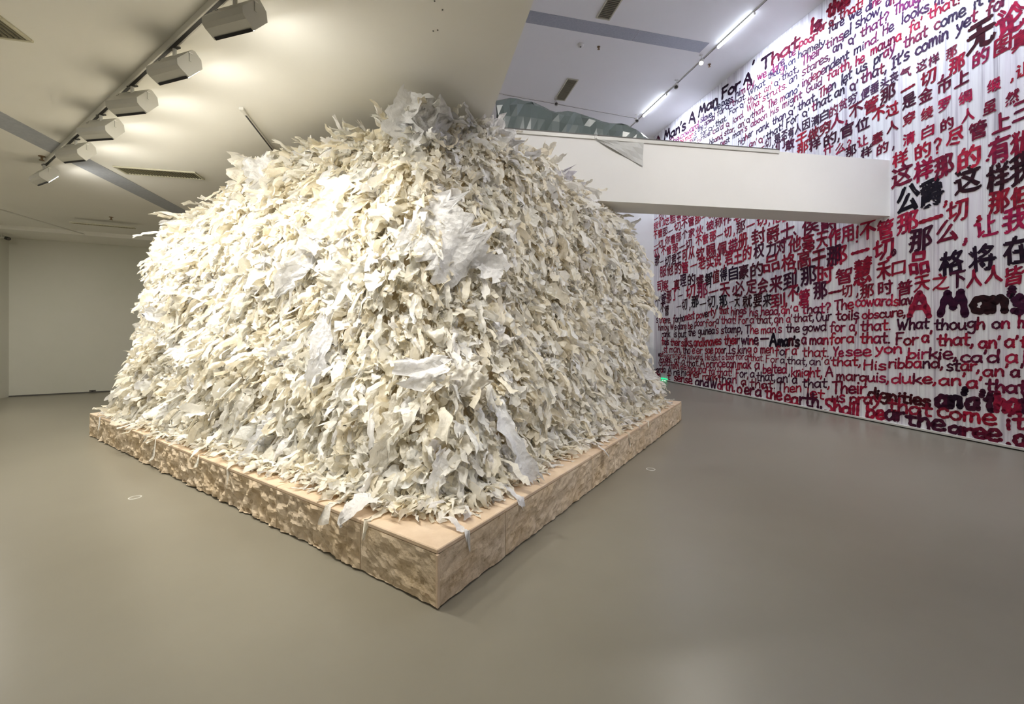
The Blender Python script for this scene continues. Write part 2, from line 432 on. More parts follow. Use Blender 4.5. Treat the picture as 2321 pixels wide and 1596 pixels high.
def uvw(p):  # plinth frame -> world
    p = np.asarray(p)
    return np.stack([FC.x + p[..., 0] * e1.x + p[..., 1] * e2.x, FC.y + p[..., 0] * e1.y + p[..., 1] * e2.y, p[..., 2]], -1)
# cap rings
cap = []
NC = 10
cen = np.array([3.0, 3.3, 3.3]); cy = np.array([1.5, 1.5])
for k in range(1, NC):
    f = k / NC; r_ = UV[NZ].copy()
    r_[:, :2] = r_[:, :2] * (1 - f) + cen[:2] * f
    r_[:, 2] = r_[:, 2] * (1 - f) ** 1.0 + (1 - (1 - f)) * 3.25
    cap.append(r_)
HULL = uvw(np.concatenate([UV, np.array(cap)], 0))       # (K, ringN, 3)
K = HULL.shape[0]
def hull_normals(H):
    du = np.roll(H, -1, 1) - np.roll(H, 1, 1)
    dt = np.empty_like(H); dt[1:-1] = H[2:] - H[:-2]; dt[0] = H[1] - H[0]; dt[-1] = H[-1] - H[-2]
    n = np.cross(dt, du); n /= np.linalg.norm(n, axis=-1, keepdims=True) + 1e-9
    dt /= np.linalg.norm(dt, axis=-1, keepdims=True) + 1e-9
    return n, dt
HN, HT = hull_normals(HULL)
cw = uvw(np.array([3.0, 3.3, 1.5]))
if (HN[NZ // 2] * (HULL[NZ // 2] - cw)).sum() < 0: HN = -HN
# lumps
for k in range(K):
    for i in range(ringN):
        p = Vector(HULL[k, i])
        l = noise.noise(Vector((p.x * 1.6, p.y * 1.6, p.z * 0.9))) * .15 + noise.noise(Vector((p.x * 4.5, p.y * 4.5, p.z * 1.3 + 9))) * .09
        f = 1.0 if k <= NZ else .4
        if k < 2: f = .3
        HULL[k, i] += HN[k, i] * (l * f - .03)
HN, HT = hull_normals(HULL)
if (HN[NZ // 2] * (HULL[NZ // 2] - cw)).sum() < 0: HN = -HN
# low-ceiling edge / beam helpers
An = np.array([A.x, A.y]); Bn = np.array([B.x, B.y]); E0n = np.array([E0.x, E0.y])
b0n = np.array([b0.x, b0.y]); nbn = np.array([nb.x, nb.y])
def zmax(P):
    P = np.asarray(P)
    low = ((P[..., :2] - E0n) @ Bn) < 0.03
    z = np.where(low, H1 - .015, 9.0)
    dd = (P[..., :2] - b0n) @ nbn
    inb = (dd > -.02) & (dd < bth + .03)
    return np.where(inb, np.minimum(z, bz0 - .01), z)
flat = HULL.reshape(-1, 3)
flat[:, 2] = np.minimum(flat[:, 2], zmax(flat) - .03)
HULL = flat.reshape(K, ringN, 3)

def projpx(P):
    return CX + P[..., 0] / P[..., 1] * F_PX, HY - (P[..., 2] - EYE) / P[..., 1] * F_PX
PXH, PYH = projpx(HULL)
VIS = (HN * (np.array([0, 0, EYE]) - HULL)).sum(-1) > 0
def pick(px, py):
    d = (PXH - px) ** 2 + (PYH - py) ** 2 + np.where(VIS, 0, 1e7)
    k, i = np.unravel_index(np.argmin(d), d.shape)
    return HULL[k, i].copy(), HN[k, i].copy(), HT[k, i].copy()

def norm(v): return v / (np.linalg.norm(v, axis=-1, keepdims=True) + 1e-9)
def papers(P, Nn, T, L_, W_, nu, nv, a0, a1, twist, fold, crump, rng, taper=0.5, cfreq=1.0):
    """ribbons / sheets of paper growing from P. T direction along the surface, Nn outward. returns (n,nv,nu,3)"""
    n = len(P); col = lambda x: np.broadcast_to(np.asarray(x, float), (n,)).reshape(n, 1)
    L_, W_, a0, a1, twist, fold, crump = map(col, (L_, W_, a0, a1, twist, fold, crump))
    Bc = norm(np.cross(T, Nn))
    out = np.zeros((n, nv, nu, 3)); c = P.copy()
    wob = rng.uniform(-1, 1, (n, 3))
    ws = rng.uniform(.75, 1.15, (n, nv)); e0 = rng.uniform(.25, 1.0, (n, 1)); e1_ = rng.uniform(.0, .9, (n, 1))
    sh = np.cumsum(rng.normal(0, .12, (n, nv)), 1)
    kk = rng.normal(0, 1, (n, 4, 2)); kk = kk / (np.linalg.norm(kk, axis=-1, keepdims=True)); kk = kk * rng.uniform(.8, 2.6, (n, 4, 1)) * cfreq
    ph = rng.uniform(0, 1, (n, 4)); amp = rng.uniform(.4, 1, (n, 4))
    jl = rng.uniform(.45, 1.25, (n, nv, 2)); jl[:, 1:] = jl[:, 1:] * .7 + jl[:, :-1] * .3; jend = rng.uniform(-1, 1, (n, 2, nu))
    e0 = np.maximum(e0, .5); e1_ = np.where(e1_ > .3, 1.0, e1_)
    kink = rng.normal(0, .30, (n, nv)); kink2 = rng.normal(0, .22, (n, nv))
    if nv > 12: kink *= .3; kink2 *= .3
    for k in range(nv):
        s = k / (nv - 1)
        a = a0 + (a1 - a0) * s + kink[:, k:k + 1] + wob[:, :1] * .5 * math.sin(3.0 * s + 1) * (s)
        d = np.cos(a) * T + np.sin(a) * Nn + Bc * (wob[:, 1:2] * .5 * s + kink2[:, k:k + 1])
        d = norm(d)
        nn = norm(np.cross(Bc, d)); tw = twist * (s - .2)
        b = np.cos(tw) * Bc + np.sin(tw) * nn; n2 = norm(np.cross(b, d))
        wd = W_ * ws[:, k:k + 1]
        edge = np.minimum(1, s * 5 + e0) * np.minimum(1, (1 - s) * 3.2 + e1_)
        wd = wd * edge
        for j in range(nu):
            q = (j / (nu - 1) - .5) * 2
            off = b * (q * .5) * wd * (jl[:, k, :1] if q < 0 else jl[:, k, 1:]) + b * sh[:, k:k + 1] * W_ * .15
            X2 = np.stack([np.full(n, q * .5), np.full(n, s) * (L_ / W_)[:, 0]], -1)
            z = np.zeros(n)
            for m in range(4):
                u = (X2 * kk[:, m]).sum(-1) + ph[:, m]
                z += (np.abs((u % 1.0) - .5) * 2 - .5) * amp[:, m]
            out[:, k, j] = c + off + n2 * (abs(q) ** 1.3 * fold * W_ * .5) + n2 * (z[:, None] * crump * W_) \
                + rng.normal(0, 1, (n, 3)) * crump * W_ * .16 + (d * jend[:, (0 if k == 0 else 1), j:j + 1] * L_ / nv * .8 if k in (0, nv - 1) else 0)
        c = c + d * (L_ / (nv - 1))
    return out
def fix_bounds(G):
    V = G.reshape(-1, 3)
    zm = zmax(V)
    V[:, 2] = np.minimum(V[:, 2], zm)
    # papers lie on the plinth top or fold over its edge
    lu = (V[:, 0] - FC.x) * e1.x + (V[:, 1] - FC.y) * e1.y; lv = (V[:, 0] - FC.x) * e2.x + (V[:, 1] - FC.y) * e2.y
    on = (lu > -.01) & (lv > -.01) & (lu < LU + .01) & (lv < LV + .01)
    V[:, 2] = np.where(on, np.maximum(V[:, 2], PH + .003 + NR.uniform(0, .012, len(V))), np.maximum(V[:, 2], .02))
    return V.reshape(G.shape)
CREAM = np.array([(.95, .90, .77), (.95, .92, .83), (.95, .93, .87), (.94, .935, .90), (.935, .935, .945), (.94, .87, .71), (.93, .91, .89)])
CW = np.array([.26, .24, .17, .12, .06, .11, .04])
def grid_mesh(name, G, tints, m):
    n, nv, nu, _ = G.shape
    me = bpy.data.meshes.new(name)
    V = G.reshape(-1, 3); nvt = nv * nu
    q = np.array([[k * nu + j, k * nu + j + 1, (k + 1) * nu + j + 1, (k + 1) * nu + j] for k in range(nv - 1) for j in range(nu - 1)])
    Fq = (q[None] + (np.arange(n) * nvt)[:, None, None]).reshape(-1, 4)
    # split to triangles for crisp creases
    Ft = np.concatenate([Fq[:, [0, 1, 2]], Fq[:, [0, 2, 3]]], 0).astype(np.int32)
    return V, Ft, np.repeat(tints, nvt, 0)
def make_mesh(name, V, Ft, Cc, m):
    me = bpy.data.meshes.new(name)
    me.vertices.add(len(V)); me.vertices.foreach_set('co', V.astype(np.float32).ravel())
    me.loops.add(Ft.size); me.loops.foreach_set('vertex_index', Ft.ravel().astype(np.int32))
    me.polygons.add(len(Ft)); me.polygons.foreach_set('loop_start', (np.arange(len(Ft)) * 3).astype(np.int32))
    me.update(calc_edges=True)
    at = me.color_attributes.new('tint', 'FLOAT_COLOR', 'POINT')
    at.data.foreach_set('color', np.concatenate([Cc, np.ones((len(Cc), 1))], 1).astype(np.float32).ravel())
    me.materials.append(m); return me

# sample positions on the hull, weighted to faces that can be seen
HMAX = K - 6
area = np.zeros((HMAX, ringN))
du_ = np.linalg.norm(np.roll(HULL, -1, 1) - HULL, axis=-1)[:HMAX]
dt_ = np.linalg.norm(HULL[1:HMAX + 1] - HULL[:HMAX], axis=-1)
vis_side = np.zeros(ringN); vis_side[:NA + 8] = 1; vis_side[3 * NA - 8:] = 1; vis_side[vis_side == 0] = .12
area = du_ * dt_ * vis_side[None]
area[NZ + 1:] *= 0.8
area[:3] *= 1.3
pr = (area / area.sum()).ravel()
def sample(n, rng):
    idx = rng.choice(len(pr), n, p=pr); k, i = np.unravel_index(idx, area.shape)
    fk = rng.uniform(0, 1, (n, 1)); fi = rng.uniform(0, 1, (n, 1)); i2 = (i + 1) % ringN
    P = HULL[k, i] * (1 - fk) * (1 - fi) + HULL[k + 1, i] * fk * (1 - fi) + HULL[k, i2] * (1 - fk) * fi + HULL[k + 1, i2] * fk * fi
    return P, HN[k, i].copy(), HT[k, i].copy(), k, i
def dirs(Nn, T, rng, spread, k, i, flow=0.25):
    n = len(Nn); down = -T
    side = norm(np.cross(down, Nn))
    # pieces on the left face lean a little sideways as they fall, as if raked
    an = rng.normal(0, spread, (n, 1))
    lean = np.where(i < NA, np.clip(i / NA * 3, 0, 1) * .20, np.clip((ringN - i) / NA * 3, 0, 1) * .10)[:, None]
    e2w = np.array([e2.x, e2.y, 0]); e1w = np.array([e1.x, e1.y, 0])
    down = norm(down + np.where((i < NA)[:, None], e2w, e1w) * lean)
    d = np.cos(an) * down + np.sin(an) * side
    return norm(d)
def beam_ok(P, m=.12):
    dd = (P[:, :2] - b0n) @ nbn
    return ~((dd > -m) & (dd < bth + m) & (P[:, 2] > bz0 - .12))
parts_V = []; parts_F = []; parts_C = []; off = 0
def addg(G, tints):
    global off
    V, Ft, Cc = grid_mesh('x', G, tints, None)
    parts_V.append(V); parts_F.append(Ft + off); parts_C.append(Cc); off += len(V)
def tints(n, rng):
    # papers come in neighbourhoods of one batch
    c = CREAM[rng.choice(len(CREAM), n, p=CW / CW.sum())]
    return c * rng.uniform(.96, 1.03, (n, 1))
def batch(n, Lr, Wr, nu, nv, a0r, a1r, crump, rng, spread=.5, out=(0, .06)):
    P, Nn, T, k, i = sample(n, rng)
    ok = beam_ok(P)
    P, Nn, T, k, i = P[ok], Nn[ok], T[ok], k[ok], i[ok]; n = len(P)
    D = dirs(Nn, T, rng, spread, k, i)
    Nn = norm(Nn + rng.normal(0, .25, Nn.shape))
    D = norm(D - Nn * (D * Nn).sum(-1, keepdims=True))
    P = P + Nn * rng.uniform(*out, (n, 1))
    G = papers(P, Nn, D, rng.uniform(*Lr, n), rng.uniform(*Wr, n), nu, nv, rng.uniform(*a0r, n), rng.uniform(*a1r, n),
               rng.normal(0, 1.2, n), rng.uniform(-.8, .9, n), rng.uniform(.7, 1.3, n) * crump, rng)
    addg(fix_bounds(G), tints(n, rng))
batch(4600, (.12, .24), (.07, .15), 5, 7, (.2, 1.2), (-.5, .7), .17, NR, .55)
batch(6500, (.06, .14), (.05, .11), 4, 5, (.1, 1.5), (-.9, 1.3), .20, NR, .9, (0, .08))
batch(4600, (.20, .46), (.045, .095), 5, 11, (.25, .8), (-.3, .15), .16, NR, .22, (.0, .07))
batch(1700, (.16, .28), (.11, .20), 7, 8, (.2, 1.0), (-.5, .4), .10, NR, .5, (.02, .08))
batch(3800, (.03, .08), (.025, .055), 3, 4, (.2, 2.0), (-1.0, 1.6), .24, NR, 1.4, (.02, .12))
# scatter at the foot, sliding out over the plinth top
def foot(n, rng):
    side = rng.choice([0, 3], n, p=[.55, .45]); f = rng.uniform(0, 1, n)
    i = (side * NA + (f * NA).astype(int)) % ringN
    P = HULL[0, i].copy(); Nn = HN[1, i].copy(); Nn[:, 2] = 0; Nn = norm(Nn)
    up = np.tile(np.array([0, 0, 1.0]), (n, 1))
    P = P + Nn * rng.uniform(-.06, .16, (n, 1)); P[:, 2] = PH + rng.uniform(.0, .06, n)
    an = rng.normal(0, .7, (n, 1)); sd = norm(np.cross(up, Nn)); D = np.cos(an) * Nn + np.sin(an) * sd
    G = papers(P, up, norm(D), rng.uniform(.06, .22, n), rng.uniform(.03, .08, n), 4, 6, rng.uniform(.1, .9, n), rng.uniform(-.8, .1, n),
               rng.normal(0, 1, n), rng.uniform(-.6, .6, n), .18, rng)
    addg(fix_bounds(G), tints(n, rng))
foot(2300, NR)
# the packed inside of the heap, golden tint painting warm bounce in deep gaps
core = HULL.reshape(-1, 3) - HN.reshape(-1, 3) * .02
cf = []
for k in range(K - 1):
    for i in range(ringN):
        j = (i + 1) % ringN; a_, b_, c_, d_ = k * ringN + i, k * ringN + j, (k + 1) * ringN + j, (k + 1) * ringN + i
        cf.append((a_, b_, c_)); cf.append((a_, c_, d_))
cid = len(core); core = np.vstack([core, HULL[K - 1].mean(0)[None]])
for i in range(ringN): cf.append(((K - 1) * ringN + i, (K - 1) * ringN + (i + 1) % ringN, cid))
parts_V.append(core); parts_F.append(np.array(cf) + off); parts_C.append(np.tile(np.array([[.90, .80, .58]]), (len(core), 1))); off += len(core)
me = make_mesh('paper_heap', np.vstack(parts_V), np.vstack(parts_F), np.vstack(parts_C), M_paper)
heap = bpy.data.objects.new('paper_heap', me); COL.objects.link(heap)
tag(heap, 'towering heap of thousands of torn crumpled cream papers on the stone plinth', 'paper heap', kind='stuff')

# ---- 300 single pieces on the outside of the heap
protos = []; ptint = []
for q in range(28):
    rng = np.random.default_rng(100 + q)
    long_ = q % 2 == 0
    Lm = rng.uniform(.26, .42) if long_ else rng.uniform(.15, .24); Wm = rng.uniform(.06, .10) if long_ else rng.uniform(.10, .16)
    G = papers(np.zeros((1, 3)), np.array([[0, -1.0, 0]]), np.array([[0, 0, -1.0]]), Lm, Wm, 7, 12, rng.uniform(.3, .9), rng.uniform(-.5, .2), rng.normal(0, .8), rng.uniform(-.7, .8), rng.uniform(.07, .12), rng, cfreq=1.5)
    tt = tints(1, rng); ptint.append(tt[0]); V, Ft, Cc = grid_mesh('x', G, tt, None)
    protos.append(make_mesh('paper_strip' if long_ else 'paper_scrap', V, Ft, Cc, M_sheet))
def group_label(P, k, i, long_, tint, big):
    shade = 'cream' if tint[2] < .84 else 'white'
    kind = (f'long crumpled {shade} paper strip' if big else f'short crumpled {shade} paper strip') if long_ else (f'large torn {shade} paper scrap' if big else f'small torn {shade} paper scrap')
    left = i <= NA
    f = i / NA if left else (ringN - i) / NA
    al = ('beside the front ridge', 'off the front ridge', 'in its middle', 'toward its far end', 'at its far end')[min(4, int(f * 5))]
    hz = 'at the foot of' if P[2] < .9 else 'below mid height on' if P[2] < 1.8 else 'above mid height on' if P[2] < 2.8 else 'near the top of'
    face = 'the left face' if left else 'the right face'
    return f'{kind} {hz} {face} {al}', f'papers {hz} {face}'
cnt = 0; rng = np.random.default_rng(5)
while cnt < 270:
    P, Nn, T, k, i = sample(1, rng); P, Nn, T, k, i = P[0], Nn[0], T[0], int(k[0]), int(i[0])
    if not (i <= NA or i >= 3 * NA) or k > NZ + 1 or k < 3: continue
    if not beam_ok(P[None], .25)[0] or P[2] > zmax(P) - .1: continue
    q = rng.integers(len(protos)); long_ = q % 2 == 0
    z = norm(T + rng.normal(0, .25, 3)); yv = norm(-(Nn - z * (Nn @ z))); xv = np.cross(yv, z)
    s = rng.uniform(.8, 1.2)
    lab, grp = group_label(P, k, i, long_, ptint[q], s > 1)
    o = bpy.data.objects.new('paper_strip' if long_ else 'paper_scrap', protos[q]); COL.objects.link(o)
    Pp = P + Nn * rng.uniform(.0, .05)
    o.matrix_world = Matrix(((xv[0] * s, yv[0] * s, z[0] * s, Pp[0]), (xv[1] * s, yv[1] * s, z[1] * s, Pp[1]), (xv[2] * s, yv[2] * s, z[2] * s, Pp[2]), (0, 0, 0, 1)))
    tag(o, lab, 'paper', grp); cnt += 1

# ---- the big sheets one can single out
def big_sheet(px, py, wpx, hpx, ang, label, tint=(.87, .86, .84), outw=.10, a0=.25, a1=-.35, fold=.2, crump=.05, seed=0, name='paper_sheet', face=.7, nu=13, nv=17, lift=0.0, cf=2.2, twist=0.0):
    # px,py: the sheet's middle; ang: direction its length runs, degrees clockwise from straight down
    P, Nn, T = pick(px, py)
    Z = P[1]; wd = wpx / F_PX * Z; ln = hpx / F_PX * Z
    toc = norm(np.array([0, 0, EYE]) - P)
    nn = norm(Nn * (1 - face) + toc * face)
    a = math.radians(ang); d = np.array([-math.sin(a), 0, -math.cos(a)])
    d = norm(d - nn * (d @ nn))
    st_ = P + nn * outw - d * ln * .5
    st_ = st_ + np.array([0, 0, lift])
    G = papers(st_[None], nn[None], d[None], ln, wd, nu, nv, a0, a1, twist, fold, crump, np.random.default_rng(900 + seed), cfreq=cf)
    G = fix_bounds(G)
    c = G.reshape(-1, 3).mean(0); V, Ft, Cc = grid_mesh('x', G - c, np.array([tint]), None)
    o = bpy.data.objects.new(name, make_mesh(name, V, Ft, Cc, M_sheet)); COL.objects.link(o); o.location = c
    tag(o, label, 'paper'); return o
WH = (.93, .925, .92); CRM = (.93, .89, .79); BW_ = (.90, .91, .94)
big_sheet(1010, 545, 185, 170, -42, 'largest thin grey-white sheet draped across the upper front ridge of the heap', WH, .16, .35, -.2, .15, .04, 1)
big_sheet(1075, 600, 60, 120, -60, 'pointed white sheet corner hanging at the lower right of the draped ridge sheet', WH, .2, .2, -.1, .3, .04, 21)
big_sheet(985, 300, 150, 150, 10, 'big rumpled white sheet crowning the very top of the heap', WH, .12, .6, -.4, -.3, .09, 2)
big_sheet(925, 300, 80, 150, 15, 'rumpled white sheet left of the crown hanging below the ceiling', WH, .12, .5, -.3, .4, .08, 22)
big_sheet(790, 480, 90, 130, -8, 'smooth cream sheet fanning out above the bulging cream sheet', CRM, .14, .5, -.1, .2, .04, 3)
big_sheet(785, 615, 85, 125, 4, 'bulging wrinkled cream sheet high on the left face', CRM, .2, .5, -.4, -.5, .05, 4)
big_sheet(690, 600, 60, 170, 25, 'long bright wrinkled white sheet slanting down the left face', (.88, .88, .89), .14, .3, -.3, .3, .07, 5)
big_sheet(395, 718, 36, 105, -78, 'bright white lens-shaped scrap jutting from the far left of the heap', (.88, .88, .89), .12, .1, -.1, .3, .04, 6)
big_sheet(555, 400, 85, 80, 10, 'square cream sheet standing up at the left crest of the heap', CRM, .10, .2, -.1, .1, .05, 7, lift=.1)
big_sheet(610, 410, 95, 95, -15, 'pale crumpled sheet beside the square sheet on the left crest', WH, .14, .4, -.3, .2, .08, 8)
big_sheet(975, 850, 120, 70, -5, 'white wrinkled sheet jutting out level from the middle of the front ridge', WH, .22, .6, -.5, .3, .06, 9)
big_sheet(1050, 865, 90, 75, -20, 'creased cream sheet right of the jutting white sheet on the ridge', CRM, .2, .6, -.5, .2, .09, 10)
big_sheet(1140, 1010, 45, 200, -14, 'long white sheet trailing down the ridge to the right plinth edge', BW_, .14, .3, -.2, .3, .05, 11)
big_sheet(1175, 1115, 30, 110, -48, 'pointed white tail lying over the top right edge of the plinth', BW_, .10, .2, -.2, .2, .03, 12)
big_sheet(1445, 845, 30, 80, -60, 'flat white triangle standing out near the far right end of the heap', (.87, .87, .88), .14, .2, 0, .1, .03, 13)
big_sheet(617, 985, 42, 75, 28, 'small bluish crumpled sheet low on the lit left face', BW_, .12, .3, -.2, .3, .08, 14)
big_sheet(1150, 305, 75, 85, -30, 'bright white crumple on the crest beside the dark plastic sheet', WH, .08, .5, -.4, .4, .12, 15, lift=.02)
big_sheet(1272, 408, 55, 70, -15, 'lilac grey crumple on the right crest in front of the beam', (.70, .68, .74), .06, .5, -.4, .3, .10, 16, lift=-.02)
big_sheet(385, 575, 60, 75, 20, 'rounded cream sheet at the upper left shoulder of the heap', CRM, .12, .5, -.5, -.3, .05, 17)
big_sheet(665, 790, 60, 110, 50, 'white folded wedge of paper pointing left in mid left face', (.88, .88, .89), .14, .2, -.2, .5, .05, 18)
big_sheet(750, 800, 40, 180, 0, 'glossy white twisted strip hanging down the middle of the left face', (.87, .87, .89), .12, .2, -.2, .6, .10, 19, twist=1.0)
big_sheet(480, 800, 36, 190, 25, 'narrow silvery strip running down the left half of the lit face', BW_, .10, .2, -.2, .5, .10, 20)
big_sheet(1180, 520, 75, 100, 0, 'flat grey-cream sheet right of the draped ridge sheet', (.84, .82, .75), .08, .2, -.2, .1, .03, 23)
big_sheet(1320, 730, 70, 90, -20, 'smooth cupped cream sheet on the middle of the right face', CRM, .12, .5, -.5, -.3, .04, 24)
big_sheet(900, 985, 60, 170, 22, 'broad cream strip fanning down the front ridge', CRM, .12, .3, -.2, .3, .06, 25)
big_sheet(990, 1080, 40, 130, 8, 'smooth white tongue of paper low on the front ridge', WH, .12, .3, -.2, .2, .03, 26)
# sheets hanging over the plinth edges
def edge_sheet(u, v, du, dv, ln, wd, label, tint, seed, drop):
    P = uvw(np.array([[u, v, PH + .05]])); D = norm(uvw(np.array([[u + du, v + dv, PH]])) - uvw(np.array([[u, v, PH]])))
    G = papers(P, np.array([[0, 0, 1.0]]), D, ln, wd, 9, 15, .25, drop, .2, .2, .05, np.random.default_rng(700 + seed), cfreq=2)
    G = fix_bounds(G); c = G.reshape(-1, 3).mean(0); V, Ft, Cc = grid_mesh('x', G - c, np.array([tint]), None)
    o = bpy.data.objects.new('paper_sheet', make_mesh('paper_sheet', V, Ft, Cc, M_sheet)); COL.objects.link(o); o.location = c
    tag(o, label, 'paper')
edge_sheet(.24, .72, -.9, .15, .38, .20, 'white sheet near the front corner with a pointed flap over the left plinth edge', WH, 1, -1.3)
edge_sheet(.22, .17, -.05, -.9, .30, .055, 'narrow white strip folded over the right plinth edge near the front corner', WH, 2, -1.9)
edge_sheet(.80, .28, .25, -.9, .36, .10, 'forked white tail spilling over the right plinth edge past the block joint', BW_, 3, -1.1)
edge_sheet(2.35, .22, .3, -.9, .34, .08, 'crumpled white tail over the right plinth edge at its middle', WH, 4, -1.0)
edge_sheet(.25, 3.3, -.9, -.1, .36, .06, 'thin white tail over the left plinth edge at its middle', CRM, 5, -.8)
edge_sheet(.25, 4.3, -.9, .15, .34, .05, 'thin cream tail over the left plinth edge toward the far end', CRM, 6, -.8)
edge_sheet(.2, 5.2, -.9, .0, .32, .05, 'curled narrow cream tail on the left plinth edge near the left wall', CRM, 7, -.5)
edge_sheet(3.6, .25, .4, -.9, .28, .07, 'short white curl over the right plinth edge toward its far end', WH, 8, -.9)

# ------------------------------------------------------------------ lettering on the right wall
LAT = {
'a': (.62, [[(.5,.48),(.3,.6),(.08,.45),(.05,.2),(.2,.02),(.4,.12),(.5,.4)], [(.5,.56),(.49,.25),(.54,.01)]]),
'b': (.58, [[(.1,1),(.09,.5),(.08,0)], [(.08,.3),(.25,.55),(.48,.45),(.5,.2),(.3,0),(.08,.06)]]),
'c': (.54, [[(.48,.48),(.3,.6),(.08,.42),(.08,.15),(.28,0),(.5,.1)]]),
'd': (.6, [[(.48,.42),(.28,.56),(.06,.4),(.06,.12),(.25,0),(.48,.2)], [(.52,1),(.5,.4),(.52,0)]]),
'e': (.56, [[(.08,.28),(.3,.3),(.48,.36),(.4,.57),(.22,.6),(.06,.38),(.1,.08),(.3,0),(.52,.1)]]),
'f': (.48, [[(.5,.88),(.36,1),(.23,.85),(.2,.4),(.18,-.08)], [(.02,.54),(.42,.58)]]),
'g': (.6, [[(.5,.5),(.28,.6),(.08,.45),(.1,.22),(.3,.15),(.5,.38)], [(.53,.58),(.52,-.1),(.35,-.36),(.1,-.25)]]),
'h': (.58, [[(.1,1),(.09,.5),(.08,0)], [(.08,.3),(.28,.58),(.45,.48),(.48,0)]]),
'i': (.24, [[(.1,.56),(.1,.25),(.12,0)], [(.12,.8),(.14,.83)]]),
'k': (.54, [[(.1,1),(.09,.5),(.08,0)], [(.46,.6),(.28,.42),(.1,.26)], [(.2,.34),(.35,.16),(.52,0)]]),
'l': (.24, [[(.12,1),(.11,.5),(.1,0)]]),
'm': (.8, [[(.08,.58),(.08,0)], [(.08,.35),(.22,.58),(.35,.5),(.36,0)], [(.36,.35),(.5,.58),(.64,.5),(.68,0)]]),
'n': (.58, [[(.08,.58),(.08,0)], [(.08,.32),(.28,.58),(.44,.48),(.48,0)]]),
'o': (.58, [[(.3,.58),(.1,.45),(.06,.2),(.25,0),(.46,.12),(.5,.4),(.32,.58)]]),
'p': (.58, [[(.08,.58),(.08,.1),(.06,-.35)], [(.08,.4),(.28,.6),(.5,.45),(.46,.15),(.25,.03),(.08,.14)]]),
'q': (.6, [[(.5,.48),(.28,.6),(.07,.42),(.1,.12),(.28,.04),(.48,.25)], [(.52,.58),(.5,.0),(.48,-.38)]]),
'r': (.44, [[(.08,.58),(.08,0)], [(.08,.32),(.2,.52),(.42,.56)]]),
's': (.5, [[(.42,.52),(.25,.6),(.09,.48),(.16,.33),(.38,.24),(.42,.08),(.24,0),(.05,.06)]]),
't': (.48, [[(.22,.9),(.2,.4),(.22,.06),(.4,.03)], [(.02,.58),(.44,.6)]]),
'u': (.6, [[(.07,.58),(.08,.14),(.24,0),(.44,.14)], [(.48,.58),(.47,.2),(.56,0)]]),
'v': (.52, [[(.04,.58),(.14,.3),(.24,0)], [(.24,0),(.36,.3),(.46,.6)]]),
'w': (.76, [[(.04,.58),(.12,.2),(.2,0)], [(.2,0),(.34,.5)], [(.34,.5),(.5,0)], [(.5,0),(.6,.3),(.68,.6)]]),
'y': (.56, [[(.06,.58),(.14,.3),(.27,.12)], [(.48,.6),(.36,.15),(.2,-.2),(.04,-.35)]]),
'A': (.72, [[(.04,0),(.18,.5),(.34,.98)], [(.34,.98),(.5,.5),(.64,0)], [(.14,.35),(.56,.37)]]),
'F': (.56, [[(.1,.98),(.09,.5),(.08,0)], [(.06,.96),(.54,1.0)], [(.08,.52),(.42,.54)]]),
'G': (.72, [[(.6,.85),(.38,1),(.12,.75),(.08,.3),(.3,0),(.58,.15),(.6,.42)], [(.38,.42),(.66,.44)]]),
'H': (.64, [[(.1,1),(.08,.5),(.08,0)], [(.54,1),(.54,.5),(.52,0)], [(.08,.5),(.54,.54)]]),
'I': (.4, [[(.2,.98),(.2,.5),(.2,0)], [(.06,.98),(.36,.98)], [(.06,0),(.36,0)]]),
'J': (.24, [[(.16,.98),(.13,.5),(.1,0)]]),
'L': (.5, [[(.1,1),(.08,.4),(.1,.02),(.44,.02)]]),
'M': (.88, [[(.05,0),(.14,.5),(.24,.95)], [(.24,.95),(.34,.6),(.43,.3)], [(.43,.3),(.52,.6),(.64,.97)], [(.64,.97),(.72,.5),(.78,0)]]),
'O': (.72, [[(.36,1),(.12,.8),(.06,.4),(.26,0),(.52,.1),(.64,.55),(.5,.92),(.34,1)]]),
'S': (.58, [[(.5,.86),(.32,1),(.1,.84),(.18,.58),(.44,.42),(.5,.16),(.26,0),(.05,.1)]]),
'T': (.62, [[(.02,.96),(.6,1.0)], [(.32,.96),(.3,.5),(.3,0)]]),
'W': (1.0, [[(.04,.98),(.14,.4),(.24,0)], [(.24,0),(.44,.7)], [(.44,.7),(.62,0)], [(.62,0),(.78,.5),(.92,1)]]),
'Y': (.6, [[(.04,.98),(.16,.7),(.3,.5)], [(.56,1),(.3,.5),(.24,0)]]),
'R': (.6, [[(.1,.98),(.09,.5),(.08,0)], [(.08,.96),(.4,1),(.5,.75),(.3,.52),(.1,.5)], [(.3,.5),(.4,.25),(.56,0)]]),
',': (.22, [[(.12,.08),(.1,-.08),(.03,-.2)]]), '.': (.2, [[(.08,.02),(.1,.04)]]),
"'": (.18, [[(.1,.98),(.09,.86),(.05,.72)]]), '!': (.24, [[(.14,1),(.11,.6),(.1,.28)], [(.09,.02),(.1,.04)]]),
'?': (.5, [[(.06,.8),(.2,1),(.42,.85),(.36,.6),(.22,.45),(.22,.25)], [(.21,.02),(.22,.04)]]),
'-': (1.0, [[(.05,.42),(.9,.46)]])}
PAL = {'p': [(.17, .025, .075), (.07, .03, .07), (.22, .02, .06), (.045, .025, .06)],
       'r': [(.36, .012, .045), (.28, .010, .04), (.17, .010, .035), (.38, .018, .06)],
       'm': [(.30, .010, .035), (.17, .008, .028), (.07, .008, .03), (.33, .012, .04)],
       'd': [(.05, .006, .025), (.10, .006, .02), (.02, .006, .02), (.16, .008, .02)],
       'k': [(.010, .006, .014), (.03, .006, .012), (.06, .005, .012)]}
